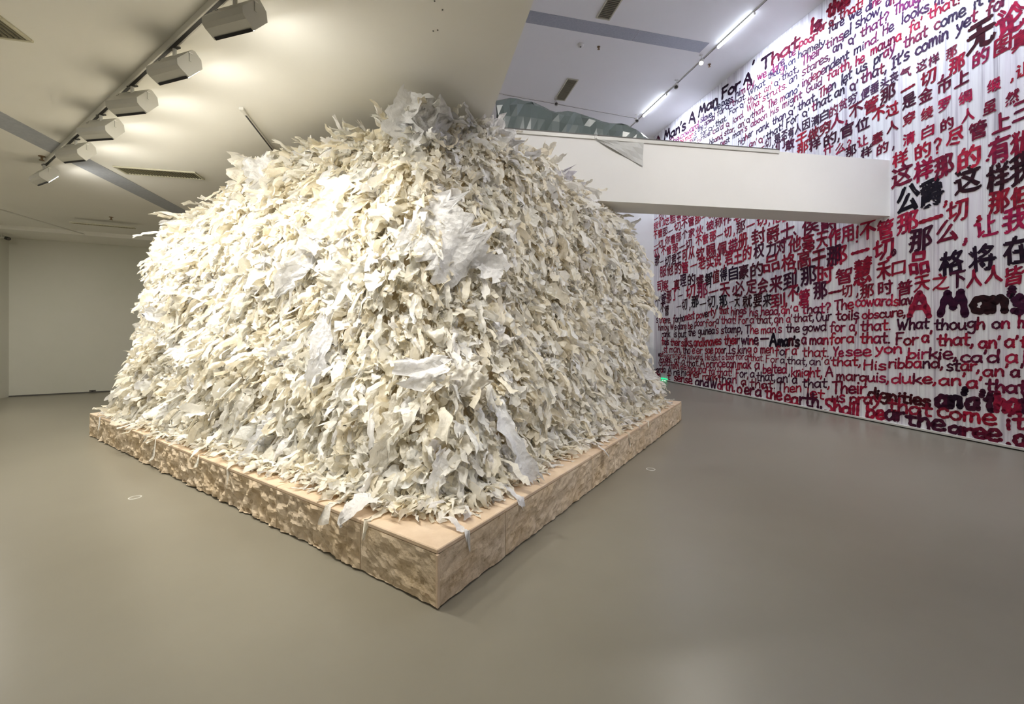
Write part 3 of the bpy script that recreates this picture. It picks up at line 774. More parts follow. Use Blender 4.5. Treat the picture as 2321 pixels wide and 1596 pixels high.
CRP = {1: (1480, 0, 3.99), 2: (1800, 0, 3.99), 3: (1470, 460, 5.398), 4: (1880, 350, 4.56), 5: (1470, 640, 4.988), 6: (1880, 640, 3.991)}
def c2p(c, x, y): o = CRP[c]; return o[0] + x / o[2], o[1] + y / o[2]
# kind|palette|weight|h0|h1|crop words...   heights are given in photograph pixels
ROWS = """
L|d|.21|21|27|1 A:20:75:1292 Man's:100:300:1280:1165 A:325:390:1115 Man:410:590:1060:940 For:620:790:900:800 A:820:905:760 ':895:925:640 That:980:1330:645:415
L|m|.24|30|30|1 Js:1420:1530:305:245
L|m|.25|31|31|2 ther:300:535:165:10
L|p|.16|14|20|1 The:150:240:1320:1270 coward:250:415:1258:1150 slave,:430:545:1110:1050 we:548:612:1010:975 pass:620:725:965:915 him:745:840:885:830 by:850:920:815:770 we:945:1030:725:690 dare:1060:1190:690:575 be:1230:1290:525:490 poor:1320:1480:430:355
L|m|.15|20|21|2 for:200:290:310:250 a':315:375:235 that!:405:630:180:60
L|p|.14|13|17|1 The:225:280:1310:1290 man's:290:395:1280:1215 the:405:455:1195:1160 gowd:465:560:1145:1080 for:580:650:1050:1010 a':655:705:990 that.:715:845:965:890 What:860:1020:870:765 though:1040:1215:720:620 on:1225:1290:600:560 hamely:1310:1560:530:400
L|p|.14|20|22|2 fare:310:455:300:215 we:495:615:190:120 dine:650:790:110:20
L|p|.13|12|17|1 man:330:400:1300:1255 for:430:485:1235:1200 a':500:555:1185 that.:565:670:1150:1085 For:690:770:1040:1000 a':785:835:975 that.:855:990:945:870 an':1005:1080:840:800 a':1095:1150:775 that.:1165:1310:730:650
L|p|.13|21|25|2 Their:70:245:600:480 tinsel:285:525:450:300 show,:555:800:260:110 an':830:920:65:20
L|p|.13|12|17|1 birkie:400:520:1300:1215 ca'd:540:640:1215:1160 a:660:695:1145 lord.:720:825:1120:1055 Wha:850:965:1015:945 struts.:990:1215:920:790 an':1230:1320:765:700
L|p|.13|20|25|2 stares,:70:330:690:530 an':350:450:480:430 a':490:560:400 that?:600:860:340:190 Though:905:1180:140:-10
L|p|.13|13|18|1 hband,:510:635:1310:1245 star,:645:745:1230:1180 an':770:835:1165:1130 a':845:890:1110 that.:890:1015:1075:1000 The:1040:1125:990:935 mano':1150:1320:925:830
L|p|.13|20|26|2 independent:70:500:790:520 mind.:540:770:500:360 He:800:905:325:265 looks:970:1225:220:90 at:1270:1360:60:20
L|p|.13|13|18|1 nest:610:695:1320:1280 man's:720:855:1255:1175 aboon:885:1035:1155:1060 his:1060:1140:1055:1000 might:1170:1350:985:880 Guid:1385:1530:850:765
L|r|.13|22|26|2 faith,:300:525:730:600 he:555:640:600:550 mauna:690:975:505:350 fa':1040:1160:300:240 that!:1210:1510:180:20
L|p|.13|14|19|1 higher:770:905:1315:1220 rank:935:1050:1215:1145 than:1080:1205:1135:1060 a':1225:1285:1040 that.:1310:1480:1005:900
L|p|.13|22|28|2 Then:225:380:890:790 let:425:525:775:700 us:560:665:675:615 pray:720:915:590:460 that:990:1210:440:320 come:1265:1555:280:130 it:1620:1715:90:30 may:1760:1930:20:-60
L|p|.13|15|19|1 an':870:940:1335:1305 a':955:1010:1290 that!:1025:1180:1265:1160 For:1205:1315:1155:1080 a':1350:1415:1055
L|p|.13|22|30|2 that.:160:350:1015:900 an':365:475:890:830 a':505:580:815 that,:605:840:760:640 It's:880:1045:630:520 comin:1095:1400:505:340 yet:1465:1660:300:180 for:1740:1935:160:20
C|p|.02|20|24|1 一:985:1335:20 切:1042:1335 ,:1085:1320 是:1125:1300 否:1190:1270 有:1250:1245 人:1312:1205 因:1385:1175 清:1470:1140 白:1552:1090 的:1635:1050
C|p|.02|24|24|2 贫:445:995 穷:530:945 ,:575:930 便:645:895 垂:730:845 头:820:800 丧:905:750 气:1010:710 这:1155:640 样:1265:590 那:1425:525
C|m|.05|23|27|1 们:1150:1360 敢:1240:1355 于:1345:1310 做:1450:1265 穷:1560:1215
C|m|.05|30|33|2 人:390:1150 ,:475:1100 不:560:1065 管:695:1020 那:850:920
C|r|.05|33|36|2 一:1030:800 切:1215:775 ,:1345:690 那:1475:655 的:1690:590
C|r|.05|38|42|2 图:1885:490 真:2050:445
C|m|.05|25|27|1 那:1355:1390 样:1465:1360
C|m|.05|28|32|2 的:325:1315 ,:405:1260 官:480:1240 位:620:1185 不:765:1095 过:890:1050 是:1040:975 金:1190:925 币:1360:840 上:1520:770
C|r|.05|22|30|2 什:310:1395 么:420:1385 ?:500:1350 让:620:1325 蠢:755:1300 人:890:1195 穿:1040:1125 绫:1205:1080 罗:1360:1005 绸:1550:940 缎:1810:830 ,:1975:720 让:2070:690
C|m|.05|24|30|2 那:515:1420 样:655:1425 的:800:1395 ,:900:1335 清:1040:1310 白:1210:1245 的:1385:1180 人:1575:1100 虽:1770:1035 然:1975:945
C|r|.05|34|42|2 样:960:1505 的:1165:1435 ?:1300:1385 尽:1460:1320 管:1665:1260 上:1875:1190 三:2060:1090
C|r|.06|46|50|4 这:750:325 样:975:275 那:1185:240 的:1450:150 .:1640:65
C|r|.06|60|64|2 有:1855:1480 犹:2060:1440
C|k|.07|58|62|4 公:815:600 爵:1060:545
C|m|.05|44|50|4 ,:1205:500 一:1050:670:55 切:1325:695 ,:1550:655 那:1755:610 但:1980:560
C|k|.06|58|68|4 这:1430:400 样:1745:395 我:1985:310
C|r|.05|34|46|4 作:55:925 用:190:910 !:290:905 不:400:885 管:580:880 那:810:820
C|m|.06|40|50|4 那:90:1145 一:320:1005 切:560:1095 。:710:1050 那:945:1005:50
C|r|.07|48|50|4 么:1220:910 ,:1410:890
C|r|.05|50|56|4 让:1620:855 我:1925:800
C|m|.05|36|50|4 智:150:1345 慧:345:1350:58 禾:565:1300 口:718:1250:30 品:930:1245
C|d|.06|54|62|4 格:1265:1250 将:1580:1215 在:1945:1140
C|m|.05|26|42|4 一:60:1420 切:180:1480 ,:292:1450 那:390:1490 时:582:1455 普:780:1460 天:960:1415 之:1150:1405 下:1330:1385 人:1500:1375 人:1700:1335 皆:1915:1355
C|k|.05|36|36|4 ,:1885:1455
C|r|.03|16|16|3 一:95:195 切:155:205 .:190:190 个:215:185 管:285:175 那:370:170 李:430:160 汉:480:160 一:520:150
C|r|.03|17|18|3 我:92:330 们:155:295 吃:225:275 粗:300:250 茶:375:215 淡:438:195 饭:510:165
C|r|.04|18|22|3 不:85:445 管:142:425 那:205:405 一:270:345 切:355:345 .:405:315 不:442:310 管:522:285 那:605:255 一:685:170 切:765:190 ,:810:170 他:860:170
C|r|.03|18|23|3 一:92:525 切:150:560 .:190:530 你:232:510 看:300:500 那:370:475 个:445:440 家:528:425 伙:625:395 ,:690:370 被:755:335 称:860:300 作:965:265 老:1090:235 爷:1190:215
C|r|.04|19|26|3 瓜:90:665 ,:135:655 不:185:640 管:250:635 那:328:615 一:412:535 切:495:565 .:555:540 不:615:525 管:695:505 那:788:475 一:875:395 切:970:425 ,:1050:380 那:1130:365 一:1250:275 切:1390:285 ,:1480:255 他:1570:250 被:1680:230
C|m|.04|21|40|3 那:105:770 一:162:720 切:235:780 君:310:765 王:372:745 可:447:715 从:527:690 钦:635:705 赐:762:675 佩:905:650 带:1035:620 册:1155:560 封:1345:505 爵:1525:490 士:1700:445 、:1830:400 侯:1985:385 爵:2215:355
C|m|.04|24|38|3 服:178:910 他:265:890 的:360:875 管:447:865 一:555:765 老:657:815 实:755:805 说:848:780 ,:930:775 君:985:765 王:1095:740 的:1208:705 权:1352:680 力:1500:660 对:1625:625 他:1790:605 毫:1955:585 天:2125:560 作:2275:525
C|d|.04|26|32|3 真:345:1080 理:425:1025 的:527:1015 睿:632:1035 智:735:1010 ,:762:1005 值:825:985 得:920:960 自:1040:945 豪:1165:930 的:1328:905
C|r|.03|25|25|3 司:140:1095 察:210:1085
C|m|.04|36|44|3 品:1505:845 格:1715:830 ,:1800:820 高:1905:805 于:2085:810 那:2270:775
C|m|.03|27|36|3 管:185:1255 那:250:1230 了:320:1200 一:392:1135 切:515:1175 ,:585:1150 那:660:1165 一:797:1085 天:935:1160 必:1100:1145 定:1262:1120 会:1400:1115
C|m|.04|38|42|3 来:1560:1095 到:1730:1065 ,:1835:1050 那:1960:1010 时:2165:990
C|k|.03|22|30|5 个:105:280 ':130:260 不:160:345 管:208:380 一:345:275 切:408:315 ,:470:290 那:528:285 一:617:245 切:710:290 ,:778:275 那:845:290 一:940:220 天:1003:285 就:1118:290 要:1235:285 来:1342:280
C|m|.05|32|40|5 到:1462:290 ,:1560:250 不:1635:220 管:1762:270 那:1945:195 一:2110:110
L|m|.15|17|19|5 s:88:110:455 there:120:245:460 for:280:350:450 honest:355:522:445:410 poverty:540:765:415:365 that:800:908:355 hings:930:1110:375:350 his:1140:1242:380 head,:1270:1490:375:360
L|r|.15|19|23|5 an':1500:1620:355 a':1640:1715:330 that?:1735:2065:355:340
L|r|.15|24|24|6 The:45:222:255:235 coward:235:575:220:205 slav:582:755:215:195
L|m|.14|15|20|5 him:110:175:545 by:180:232:540 We:245:320:535 dare:330:430:530 be:445:500:525 poor:520:635:500:485 for:640:760:500:490 a':762:810:470 that!:820:995:465 For:1015:1130:465 a':1145:1215:465 that,:1218:1410:465 an':1420:1545:455 a':1560:1625:455 that,:1640:1875:450:435 Our:1895:2070:445:420
L|m|.17|22|20|6 toils:60:272:345:330 obscure,:295:695:330:305
L|m|.14|16|21|5 rank:150:245:615 is:285:322:620 but:335:430:620 the:450:532:605 guinea's:560:795:595:575 stamp,:820:1065:580:560 The:1095:1248:580 man's:1270:1510:580:565 the:1555:1712:565 gowd:1740:2015:555:545
L|m|.15|22|28|6 for:5:142:445 a':180:250:440 that.:282:560:440:430 What:615:905:430:420 though:950:1415:430:420 on:1470:1640:415 hamely:1705:2100:415:410
L|m|.17|16|23|5 fools:150:230:705 their:250:362:715 silks,:370:505:720 and:512:612:720 knaves:620:825:725:700 their:855:1030:700:690 wine:1050:1245:700 -:1265:1365:690
L|k|.21|26|24|5 A:1370:1455:715 man:1460:1640:715 's:1640:1710:720
L|m|.15|24|24|5 a:1730:1790:695 man:1820:2040:700
L|m|.16|23|30|6 for:5:145:560:545 a':155:250:548 that.:280:555:550 For:600:805:565 a':835:930:540 that,:975:1310:570 an':1350:1550:595 a':1585:1710:590 that:1730:2000:590
L|m|.14|17|22|5 st:170:215:795 man,:235:375:795 tho':388:485:805 e'er:493:610:805 sae:638:732:805 poor,:752:890:805 Is:895:990:805 king:1010:1165:805 o':1190:1245:795 men:1265:1420:800 for:1430:1595:830:820 a':1620:1700:820 that.:1740:2045:840 
L|r|.16|22|30|6 Ye:35:130:670 see:145:385:665 yon:415:665:640 birkie,:705:1160:690 ca'd:1185:1545:725 a:1595:1715:725 lord:1750:2050:730
L|m|.13|12|18|5 wads:110:172:838 worship:175:375:850 at:375:428:858 his:440:497:868 word,:500:620:872 He's:640:735:880 but:738:815:882 a:830:862:878 coof:875:975:875 for:985:1080:870 a':1088:1145:880 that.:1150:1305:888 For:1325:1475:905 a':1488:1560:915 that,:1568:1800:920:935 an':1820:1975:935 a':1990:2070:930
L|m|.16|21|30|6 that,:15:290:755 His:305:522:790 ribband,:535:1035:775 star,:1060:1365:800 an':1390:1620:850 a':1640:1755:855 that:1775:2050:860
L|m|.14|15|24|5 Laughs:130:258:905 at:290:355:915 a':375:425:930 that.:430:575:950 A:578:642:955 prince:650:875:960 can:880:992:965 mak:1005:1162:975 a:1200:1262:985 belted:1290:1565:1030 knight,:1610:1970:1070 A:2000:2095:1065
L|r|.17|22|30|6 marquis,:60:545:885:905 duke,:562:975:915 an':990:1235:930 a':1240:1385:960 that:1415:1800:985:1010
L|m|.14|15|22|5 Guid:115:245:945 faith,:250:352:975 he:360:432:990 mauna:440:655:1010:1025 fa':680:765:1045 that!:772:950:1060 For:985:1115:1075 a':1150:1220:1075 that,:1222:1440:1115 an':1450:1600:1135 a':1625:1705:1145 that,:1740:2055:1190
L|m|.17|26|27|6 Their:25:335:1005
L|k|.23|24|40|6 dignities:350:920:1040:1125
L|d|.27|40|42|6 an':965:1240:1130
L|m|.24|40|44|6 a':1235:1400:1145 that:1410:1830:1160:1190
L|m|.15|15|22|5 warda:55:195:1020 A:215:262:1035 re:280:355:1050 higher:370:592:1055:1080 rank:608:775:1100:1110 than:785:1003:1130:1145 a':1045:1130:1165 that.:1145:1440:1190:1205 Then:1455:1735:1240 let:1785:1995:1290:1325
L|m|.17|24|40|6 us:20:145:1085 pray:180:475:1100 that:530:935:1160:1215 come:975:1515:1215:1300 it:1590:1800:1330 may:1830:2150:1360
L|m|.17|16|30|5 tha:75:135:1080 t:215:250:1105 sense:288:498:1115:1155 and:528:685:1165:1185 Worth,:698:980:1200:1235 o'er:1000:1195:1255:1280 a':1208:1305:1290 the:1318:1512:1315:1335 earth,:1535:1970:1365:1425
L|m|.20|30|42|6 Shall:-45:275:1170:1215 bear:330:680:1225:1255 the:690:1055:1290:1350 gree:1075:1560:1375:1440 ,:1600:1640:1470 and:1670:2050:1470:1550
L|r|.23|50|52|6 A:715:925:300
L|d|.24|52|54|6 M:990:1260:298
L|k|.25|52|54|6 an:1290:1615:268:262
L|m|.25|54|56|6 's:1625:1770:270 A:1840:2050:262
C|k|.09|60|62|2 无:1690:440
C|r|.09|62|64|2 论:1960:300
"""
def catmull(pts, n=5):
    if len(pts) < 3: return [pts[0], pts[-1]] if len(pts) == 2 else pts
    P = [pts[0]] + list(pts) + [pts[-1]]; out = []
    for i in range(1, len(P) - 2):
        p0, p1, p2, p3 = P[i - 1], P[i], P[i + 1], P[i + 2]
        for k in range(n):
            t = k / n
            out.append(tuple(.5 * (2 * p1[c] + (p2[c] - p0[c]) * t + (2 * p0[c] - 5 * p1[c] + 4 * p2[c] - p3[c]) * t * t + (3 * p1[c] - p0[c] - 3 * p2[c] + p3[c]) * t ** 3) for c in (0, 1)))
    out.append(pts[-1]); return out
cjk = {}
def cjk_glyph(ch, offs):
    key = (ch, offs)
    if key not in cjk:
        c = bpy.data.curves.new('g', 'FONT'); c.body = ch; c.resolution_u = 2; c.offset = offs
        o = bpy.data.objects.new('g', c); COL.objects.link(o)
        bpy.context.view_layer.update()
        me = bpy.data.meshes.new_from_object(o.evaluated_get(bpy.context.evaluated_depsgraph_get()))
        v = np.array([p.co[:2] for p in me.vertices]).reshape(-1, 2); f = [tuple(p.vertices) for p in me.polygons]
        bpy.data.objects.remove(o); bpy.data.meshes.remove(me); bpy.data.curves.remove(c)
        cjk[key] = (v, f)
    return cjk[key]
RT = random.Random(3)
def lettering(line):
    kind, pal, wt, h0, h1, rest = line.split('|')
    wt, h0, h1 = float(wt), float(h0), float(h1); crop, rest = rest.split(' ', 1); crop = int(crop)
    words = rest.split(); V = []; Fc = []; C = []
    pc = RT.choice(PAL[pal]); lay = [0.0]
    def color():
        c = RT.choice(PAL[pal]); return tuple(min(1, x * RT.uniform(.8, 1.25)) for x in c)
    state = {'c': color()}
    def put(vs, fs, c2=None):
        k = len(V); lay[0] += .00015
        c1 = state['c']
        for (s_, z_) in vs:
            p = CR + DW * s_ + NW * (.004 + lay[0] % .003); V.append((p.x, p.y, z_)); C.append(c1)
        Fc.extend(tuple(i + k for i in f) for f in fs)
    def ribbon(pts, wd):
        pts = [np.array(p) for p in pts]; vs = []; fs = []; n = len(pts)
        for i, p in enumerate(pts):
            d = pts[min(i + 1, n - 1)] - pts[max(i - 1, 0)]; L_ = np.linalg.norm(d) + 1e-9; nrm = np.array([-d[1], d[0]]) / L_
            ww = wd * .5 * (1.0 + .18 * math.sin(i * 1.3 + p[0] * 9) + RT.uniform(-.06, .06))
            vs += [tuple(p + nrm * ww), tuple(p - nrm * ww)]
        for i in range(n - 1): fs.append((2 * i, 2 * i + 1, 2 * i + 3, 2 * i + 2))
        for p in (pts[0], pts[-1]):
            k = len(vs); r_ = wd * .5
            for q in range(8):
                t = q * math.pi / 4; vs.append((p[0] + r_ * math.cos(t), p[1] + r_ * math.sin(t)))
            fs.append(tuple(range(k, k + 8)))
        put(vs, fs)
    nW = len(words)
    info = []
    for wi, w_ in enumerate(words):
        f_ = w_.split(':')
        if w_.startswith('::'): f_ = [':'] + f_[2:]
        info.append(f_)
    if kind == 'L':
        for wi, f_ in enumerate(info):
            t_ = f_[0]; x0, x1, y0 = float(f_[1]), float(f_[2]), float(f_[3]); y1 = float(f_[4]) if len(f_) > 4 else y0
            h = h0 + (h1 - h0) * (wi / max(1, nW - 1))
            p0 = c2p(crop, x0, y0); p1 = c2p(crop, x1, y1)
            s0_, z0, Z0 = wall_sz(*p0); s1_, z1, Z1 = wall_sz(*p1)
            adv = sum(LAT[c][0] for c in t_); hm0 = h / F_PX * Z0; hm1 = h / F_PX * Z1; a_ = 0
            hm = (hm0 + hm1) / 2
            for c in t_:
                if RT.random() < .3: state['c'] = color()
                gw, st = LAT[c]; sz = RT.uniform(.92, 1.08); dz = RT.uniform(-.03, .03) * hm
                for sk in st:
                    pts = catmull(sk)
                    out = []
                    for (gx, gy) in pts:
                        fr = (a_ + gx) / max(adv, .01)
                        zq = z0 + (z1 - z0) * fr; hq = min(hm * sz, (H2 - .06 - wt * hm * .5) - zq)
                        out.append((s0_ + (s1_ - s0_) * fr + gy * hm * .03, zq + gy * hq + (dz if hq == hm * sz else 0)))
                    if len(out) == 2 and abs(out[0][0] - out[1][0]) + abs(out[0][1] - out[1][1]) < .1 * hm:
                        out = [out[0], out[1]]
                    ribbon(out, wt * hm * 1.12)
                a_ += gw
    else:
        xs = [float(f[1]) for f in info]
        for wi, f_ in enumerate(info):
            ch = f_[0]; x, y = float(f_[1]), float(f_[2]); h = h0 + (h1 - h0) * (wi / max(1, nW - 1))
            if len(f_) > 3: h = float(f_[3])
            px, py = c2p(crop, x, y)
            full = [q for q in range(nW) if q != wi and info[q][0] not in ',.。!?、\'']
            dn = min([abs(xs[q] - x) for q in full] or [1e9]) / CRP[crop][2]
            wpx = min(dn * .92, h * 1.0)
            if px < 1700: wpx = min(wpx, h * .8)
            if ch in '一': h = min(h, wpx * 1.1)
            s0_, zb, Z = wall_sz(px, py); sa = wall_t(px - wpx / 2); sb_ = wall_t(px + wpx / 2); hm = h / F_PX * Z
            sm = 'x'
            if RT.random() < .6: state['c'] = color()
            rot = RT.uniform(-.04, .04)
            sub = {',': "，", '.': '．'}.get(ch, ch)
            if ch in ",.'!?":
                gw, st = LAT[ch]
                for sk in st:
                    ribbon([(s0_ + (gx - gw / 2) * hm * .8, zb + gy * hm * .9) for gx, gy in catmull(sk)], .13 * hm)
                continue
            if ch == '一':
                cm_ = (sa + sb_) / 2; sa, sb_ = cm_ + (sa - cm_) * .85, cm_ + (sb_ - cm_) * .85; wm = sb_ - sa; ribbon(catmull([(sa, zb - .05 * wm), (sa + wm * .35, zb - .01 * wm), (sa + wm * .7, zb + .03 * wm), (sb_, zb + .07 * wm)]), (.11 + wt) * hm * (1 if hm > .2 else 1.1)); continue
            v, f = cjk_glyph(ch, 0)
            if not len(v): continue
            if ch == '一': lo = np.array([.03, -.08]); hi = np.array([.97, .9])
            elif ch in '、。': lo = np.array([0, -.1]); hi = np.array([1, .9])
            else: lo = v.min(0); hi = v.max(0)
            q = (v - lo) / (hi - lo + 1e-9)
            # hand wobble
            ph = RT.uniform(0, 6.28)
            qx = q[:, 0] + .022 * np.sin(7 * q[:, 1] + ph) + .012 * np.sin(17 * q[:, 1] + ph * 2); qy = q[:, 1] + .022 * np.sin(6 * q[:, 0] + ph) + .07 * q[:, 0] + .012 * np.sin(15 * q[:, 0] + ph)
            ss = sa + (sb_ - sa) * qx + (qy - .5) * hm * rot; zz = zb + hm * (qy + rot * (q[:, 0] - .5))
            dl = hm * (.012 + wt * .42)
            for ox, oz in ((-1, 0), (1, 0), (0, -1), (0, 1)) if wt < .05 else ((-1, -.3), (.4, 1), (1, .3), (-.4, -1)):
                put(list(zip(ss + ox * dl, zz + oz * dl)), f)
    me = bpy.data.meshes.new('lettering'); me.from_pydata(V, [], Fc); me.update()
    at = me.color_attributes.new('tint', 'FLOAT_COLOR', 'POINT')
    at.data.foreach_set('color', np.array([(*c, 1) for c in C], dtype=np.float32).ravel())
    me.materials.append(M_ink)
    o = bpy.data.objects.new('lettering', me); COL.objects.link(o); o.parent = tw
for ln_ in ROWS.strip().split('\n'): lettering(ln_.strip())

# exit sign low on the text wall
s_, z_, Z_ = wall_sz(1506, 853)
pc = CR + DW * s_ + NW * .03
mx = Matrix(((DW.x, -NW.x, 0, 0), (DW.y, -NW.y, 0, 0), (0, 0, 1, 0), (0, 0, 0, 1)))   # local x along the wall, -y out
ex = empty('exit_sign', pc); ex.matrix_world = Matrix.Translation(pc) @ mx
tag(ex, 'small glowing green exit sign low at the far end of the lettered wall', 'exit sign')
MB().box(-.17, 0, -.07, .17, .03, .07, .006).build('case', M_exit, ex)
mb = MB()
mb.prism([(-.04, .0), (.06, .0), (.06, .0), (.06, .0)], 0, 0) if False else None
def flat(poly, y=-.002): return ([(p[0], y, p[1]) for p in poly], [tuple(range(len(poly)))])
mb.add(*flat([(-.06, .03), (-.045, .05), (-.03, .03), (-.045, .015)]))
mb.add(*flat([(-.075, .01), (-.02, .015), (-.03, -.02), (-.06, -.02)]))
mb.add(*flat([(-.06, -.02), (-.045, -.02), (-.09, -.055), (-.1, -.045)])); mb.add(*flat([(-.045, -.02), (-.03, -.02), (-.01, -.055), (-.025, -.058)]))
mb.add(*flat([(.03, .012), (.08, .012), (.08, -.012), (.03, -.012)])); mb.add(*flat([(.08, .035), (.13, 0), (.08, -.035)]))
mb.build('pictogram', M_exitw, ex)

# ------------------------------------------------------------------ plastic sheet lying on the walkway
def crumple(a, b, hgt, depth, nx, nz, rng):
    vs = []; fs = []
    d = (b - a); L_ = d.length; d.normalize()
    for j in range(nz + 1):
        for i in range(nx + 1):
            u = i / nx; t = j / nz
            pr_ = np.interp(u, [0, .12, .3, .42, .55, .68, .8, .9, 1], hgt)
            ang = math.pi * t
            tri = lambda x: abs((x % 1.0) - .5) * 2 - .5
            cr_ = tri(u * 3.1 + t * .9) * .09 + tri(u * 5.3 - t * 1.7 + .3) * .06 + tri(t * 2.1 + u * 2.0) * .07 + noise.noise(Vector((u * 6, t * 3, 2))) * .05
            rad = 1 + cr_ * 1.6 * math.sin(ang)
            z = math.sin(ang) * pr_ * rad; y = -math.cos(ang) * depth * .5 * (1 + cr_) + cr_ * .5 * math.sin(ang)
            p = a + d * (L_ * u + tri(t * 1.3 + u * 2) * .05) + nb * y
            jr = R.uniform(-.035, .035) * math.sin(ang); vs.append((p.x + nb.x * jr, p.y + nb.y * jr * 2, z + jr))
    k = nx + 1
    for j in range(nz):
        for i in range(nx): a0 = j * k + i; fs += [(a0, a0 + 1, a0 + k + 1), (a0, a0 + k + 1, a0 + k)]
    return vs, fs
def plastic():
    m, nt, b = nodes('grey_green_film'); L = nt.links.new
    b.inputs['Base Color'].default_value = (.12, .15, .14, 1); b.inputs['Roughness'].default_value = .28
    b.inputs['Alpha'].default_value = .93
    return m
M_film = plastic()
r0 = isect(b0 + nb * .28, DBm, Vector((0, 0, 0)), Vector(((1125 - CX) / F_PX, 1, 0)))
r1 = isect(b0 + nb * .28, DBm, Vector((0, 0, 0)), Vector(((1470 - CX) / F_PX, 1, 0)))
vs, fs = crumple(Vector((0, 0, 0)), r1 - r0, [.52, .58, .50, .44, .42, .34, .34, .26, .08], .36, 24, 7, None)
vs = [(v[0], v[1], v[2] - .0) for v in vs]
pf = mesh_obj('plastic_sheet', vs, fs, M_film, loc=(r0.x, r0.y, btop + .03)); tag(pf, 'crumpled dark grey-green plastic film piled along the top of the white beam', 'plastic sheet')
pf2 = MB().prism([xy(r0 - r0), xy(r1 - r0), xy((r1 - r0) + nb * .18), xy(nb * .18)], -.5, .03).build('rolled_film', M_film, pf)
# thin grey sheet standing in for a sharp-edged shadow on the beam face
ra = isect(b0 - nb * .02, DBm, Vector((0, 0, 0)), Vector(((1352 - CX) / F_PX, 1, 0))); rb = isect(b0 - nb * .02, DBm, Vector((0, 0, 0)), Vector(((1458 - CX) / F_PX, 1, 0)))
def pz(p, py): return EYE + (HY - py) / F_PX * p.y
fv = [(0, 0, 0)] ; rd = rb - ra
za = btop - .04; 
rows_ = 8; vs = []; fs = []
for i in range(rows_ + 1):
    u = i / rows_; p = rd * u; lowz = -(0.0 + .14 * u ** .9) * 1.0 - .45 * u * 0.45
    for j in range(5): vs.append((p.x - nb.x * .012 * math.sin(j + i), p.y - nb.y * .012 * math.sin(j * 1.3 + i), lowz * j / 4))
for i in range(rows_):
    for j in range(4): a0 = i * 5 + j; fs.append((a0, a0 + 1, a0 + 6, a0 + 5))
m_fl = mat('shadow_grey', (.54, .54, .51), .5)
fo = mesh_obj('shadow_sheet', vs, fs, m_fl, loc=(ra.x, ra.y, za)); tag(fo, 'thin grey triangular sheet standing in for a shadow on the beam face', 'plastic sheet')
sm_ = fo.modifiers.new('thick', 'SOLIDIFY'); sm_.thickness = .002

# ------------------------------------------------------------------ ceiling fittings
def frame_mtx(p, xd, z):
    yd = Vector((-xd.y, xd.x, 0)); return Matrix(((xd.x, yd.x, 0, p.x), (xd.y, yd.y, 0, p.y), (0, 0, 1, z), (0, 0, 0, 1)))
def grille(p, xd, z, L_, W_, n, label):
    g_ = empty('air_grille', (0, 0, 0)); g_.matrix_world = frame_mtx(p, xd, z); tag(g_, label, 'grille', 'slatted air grilles in the ceilings')
    fr = MB(); b_ = .028
    for x0, y0, x1, y1 in ((-L_ / 2, -W_ / 2, L_ / 2, -W_ / 2 + b_), (-L_ / 2, W_ / 2 - b_, L_ / 2, W_ / 2), (-L_ / 2, -W_ / 2 + b_, -L_ / 2 + b_, W_ / 2 - b_), (L_ / 2 - b_, -W_ / 2 + b_, L_ / 2, W_ / 2 - b_)):
        fr.box(x0, y0, -.02, x1, y1, 0, .004)
    fr.build('frame', M_grill, g_)
    MB().box(-L_ / 2 + b_, -W_ / 2 + b_, -.004, L_ / 2 - b_, W_ / 2 - b_, -.001).build('backing', M_dgrey, g_)
    sl = None
    for i in range(n):
        x = -L_ / 2 + b_ + (L_ - 2 * b_) * (i + .5) / n
        if sl is None:
            sl = MB().box(-.008, -W_ / 2 + b_, -.017, .008, W_ / 2 - b_, -.006, 0, Matrix.Rotation(.25, 4, 'Y')).build('slat', M_slat, g_); sl.location = (x, 0, 0)
        else:
            c = sl.copy(); COL.objects.link(c); c.parent = g_; c.location = (x, 0, 0)
gp = floor_pt(78, 93, H1); grille(gp - A * .15 - B * .5, B, H1, 1.0, .3, 26, 'slatted air grille at the top left corner of the low ceiling')
gp = floor_pt(364, 391, H1); grille(gp, B, H1, 1.0, .3, 26, 'slatted air grille on the low ceiling just left of the heap crest')
gp = floor_pt(235, 510, H1 - .09); grille(gp, DL, H1 - .09, 1.0, .12, 22, 'narrow air grille by the left wall top')
def hi_grille(px0, py0, px1, py1, label):
    p = floor_pt((px0 + px1) / 2, (py0 + py1) / 2, H2); grille(p, A, H2, 1.0, .3, 22, label)
hi_grille(1372, 40, 1412, -40, 'air grille on the high ceiling at the top edge, nearest the camera')
hi_grille(1268, 222, 1298, 185, 'air grille on the high ceiling above the plastic film')

def sprinkler(px, py, z, label, name='sprinkler', m=M_brass):
    p = floor_pt(px, py, z)
    o = empty(name, p); tag(o, label, 'sprinkler')
    MB().lathe([(.0, 0), (.035, 0), (.035, -.008), (.012, -.014), (.012, -.05), (.0, -.05)], 14).build('rose', m, o)
    MB().lathe([(.0, -.05), (.028, -.052), (.028, -.058), (0, -.06)], 14).build('deflector', m, o)
sprinkler(95, 354, H1, 'bronze sprinkler on the low ceiling at the far end of the lamp track')
sprinkler(252, 492, H1, 'small sprinkler on the low ceiling near the left shoulder of the heap')
sprinkler(1357, 106, H2, 'small dark sprinkler on the high ceiling right of the smoke detector')
sprinkler(1608, 146, H2, 'small sprinkler between the light line and the lettered wall')
sd = floor_pt(1316, 101, H2); o = empty('smoke_detector', sd); tag(o, 'round white smoke detector on the high ceiling', 'detector')
MB().lathe([(0, 0), (.075, 0), (.075, -.02), (.055, -.045), (0, -.05)], 20).build('body', M_metalw, o, True)
MB().lathe([(0, -.05), (.02, -.05), (.018, -.056), (0, -.058)], 12).build('sensor_cap', M_dgrey, o)
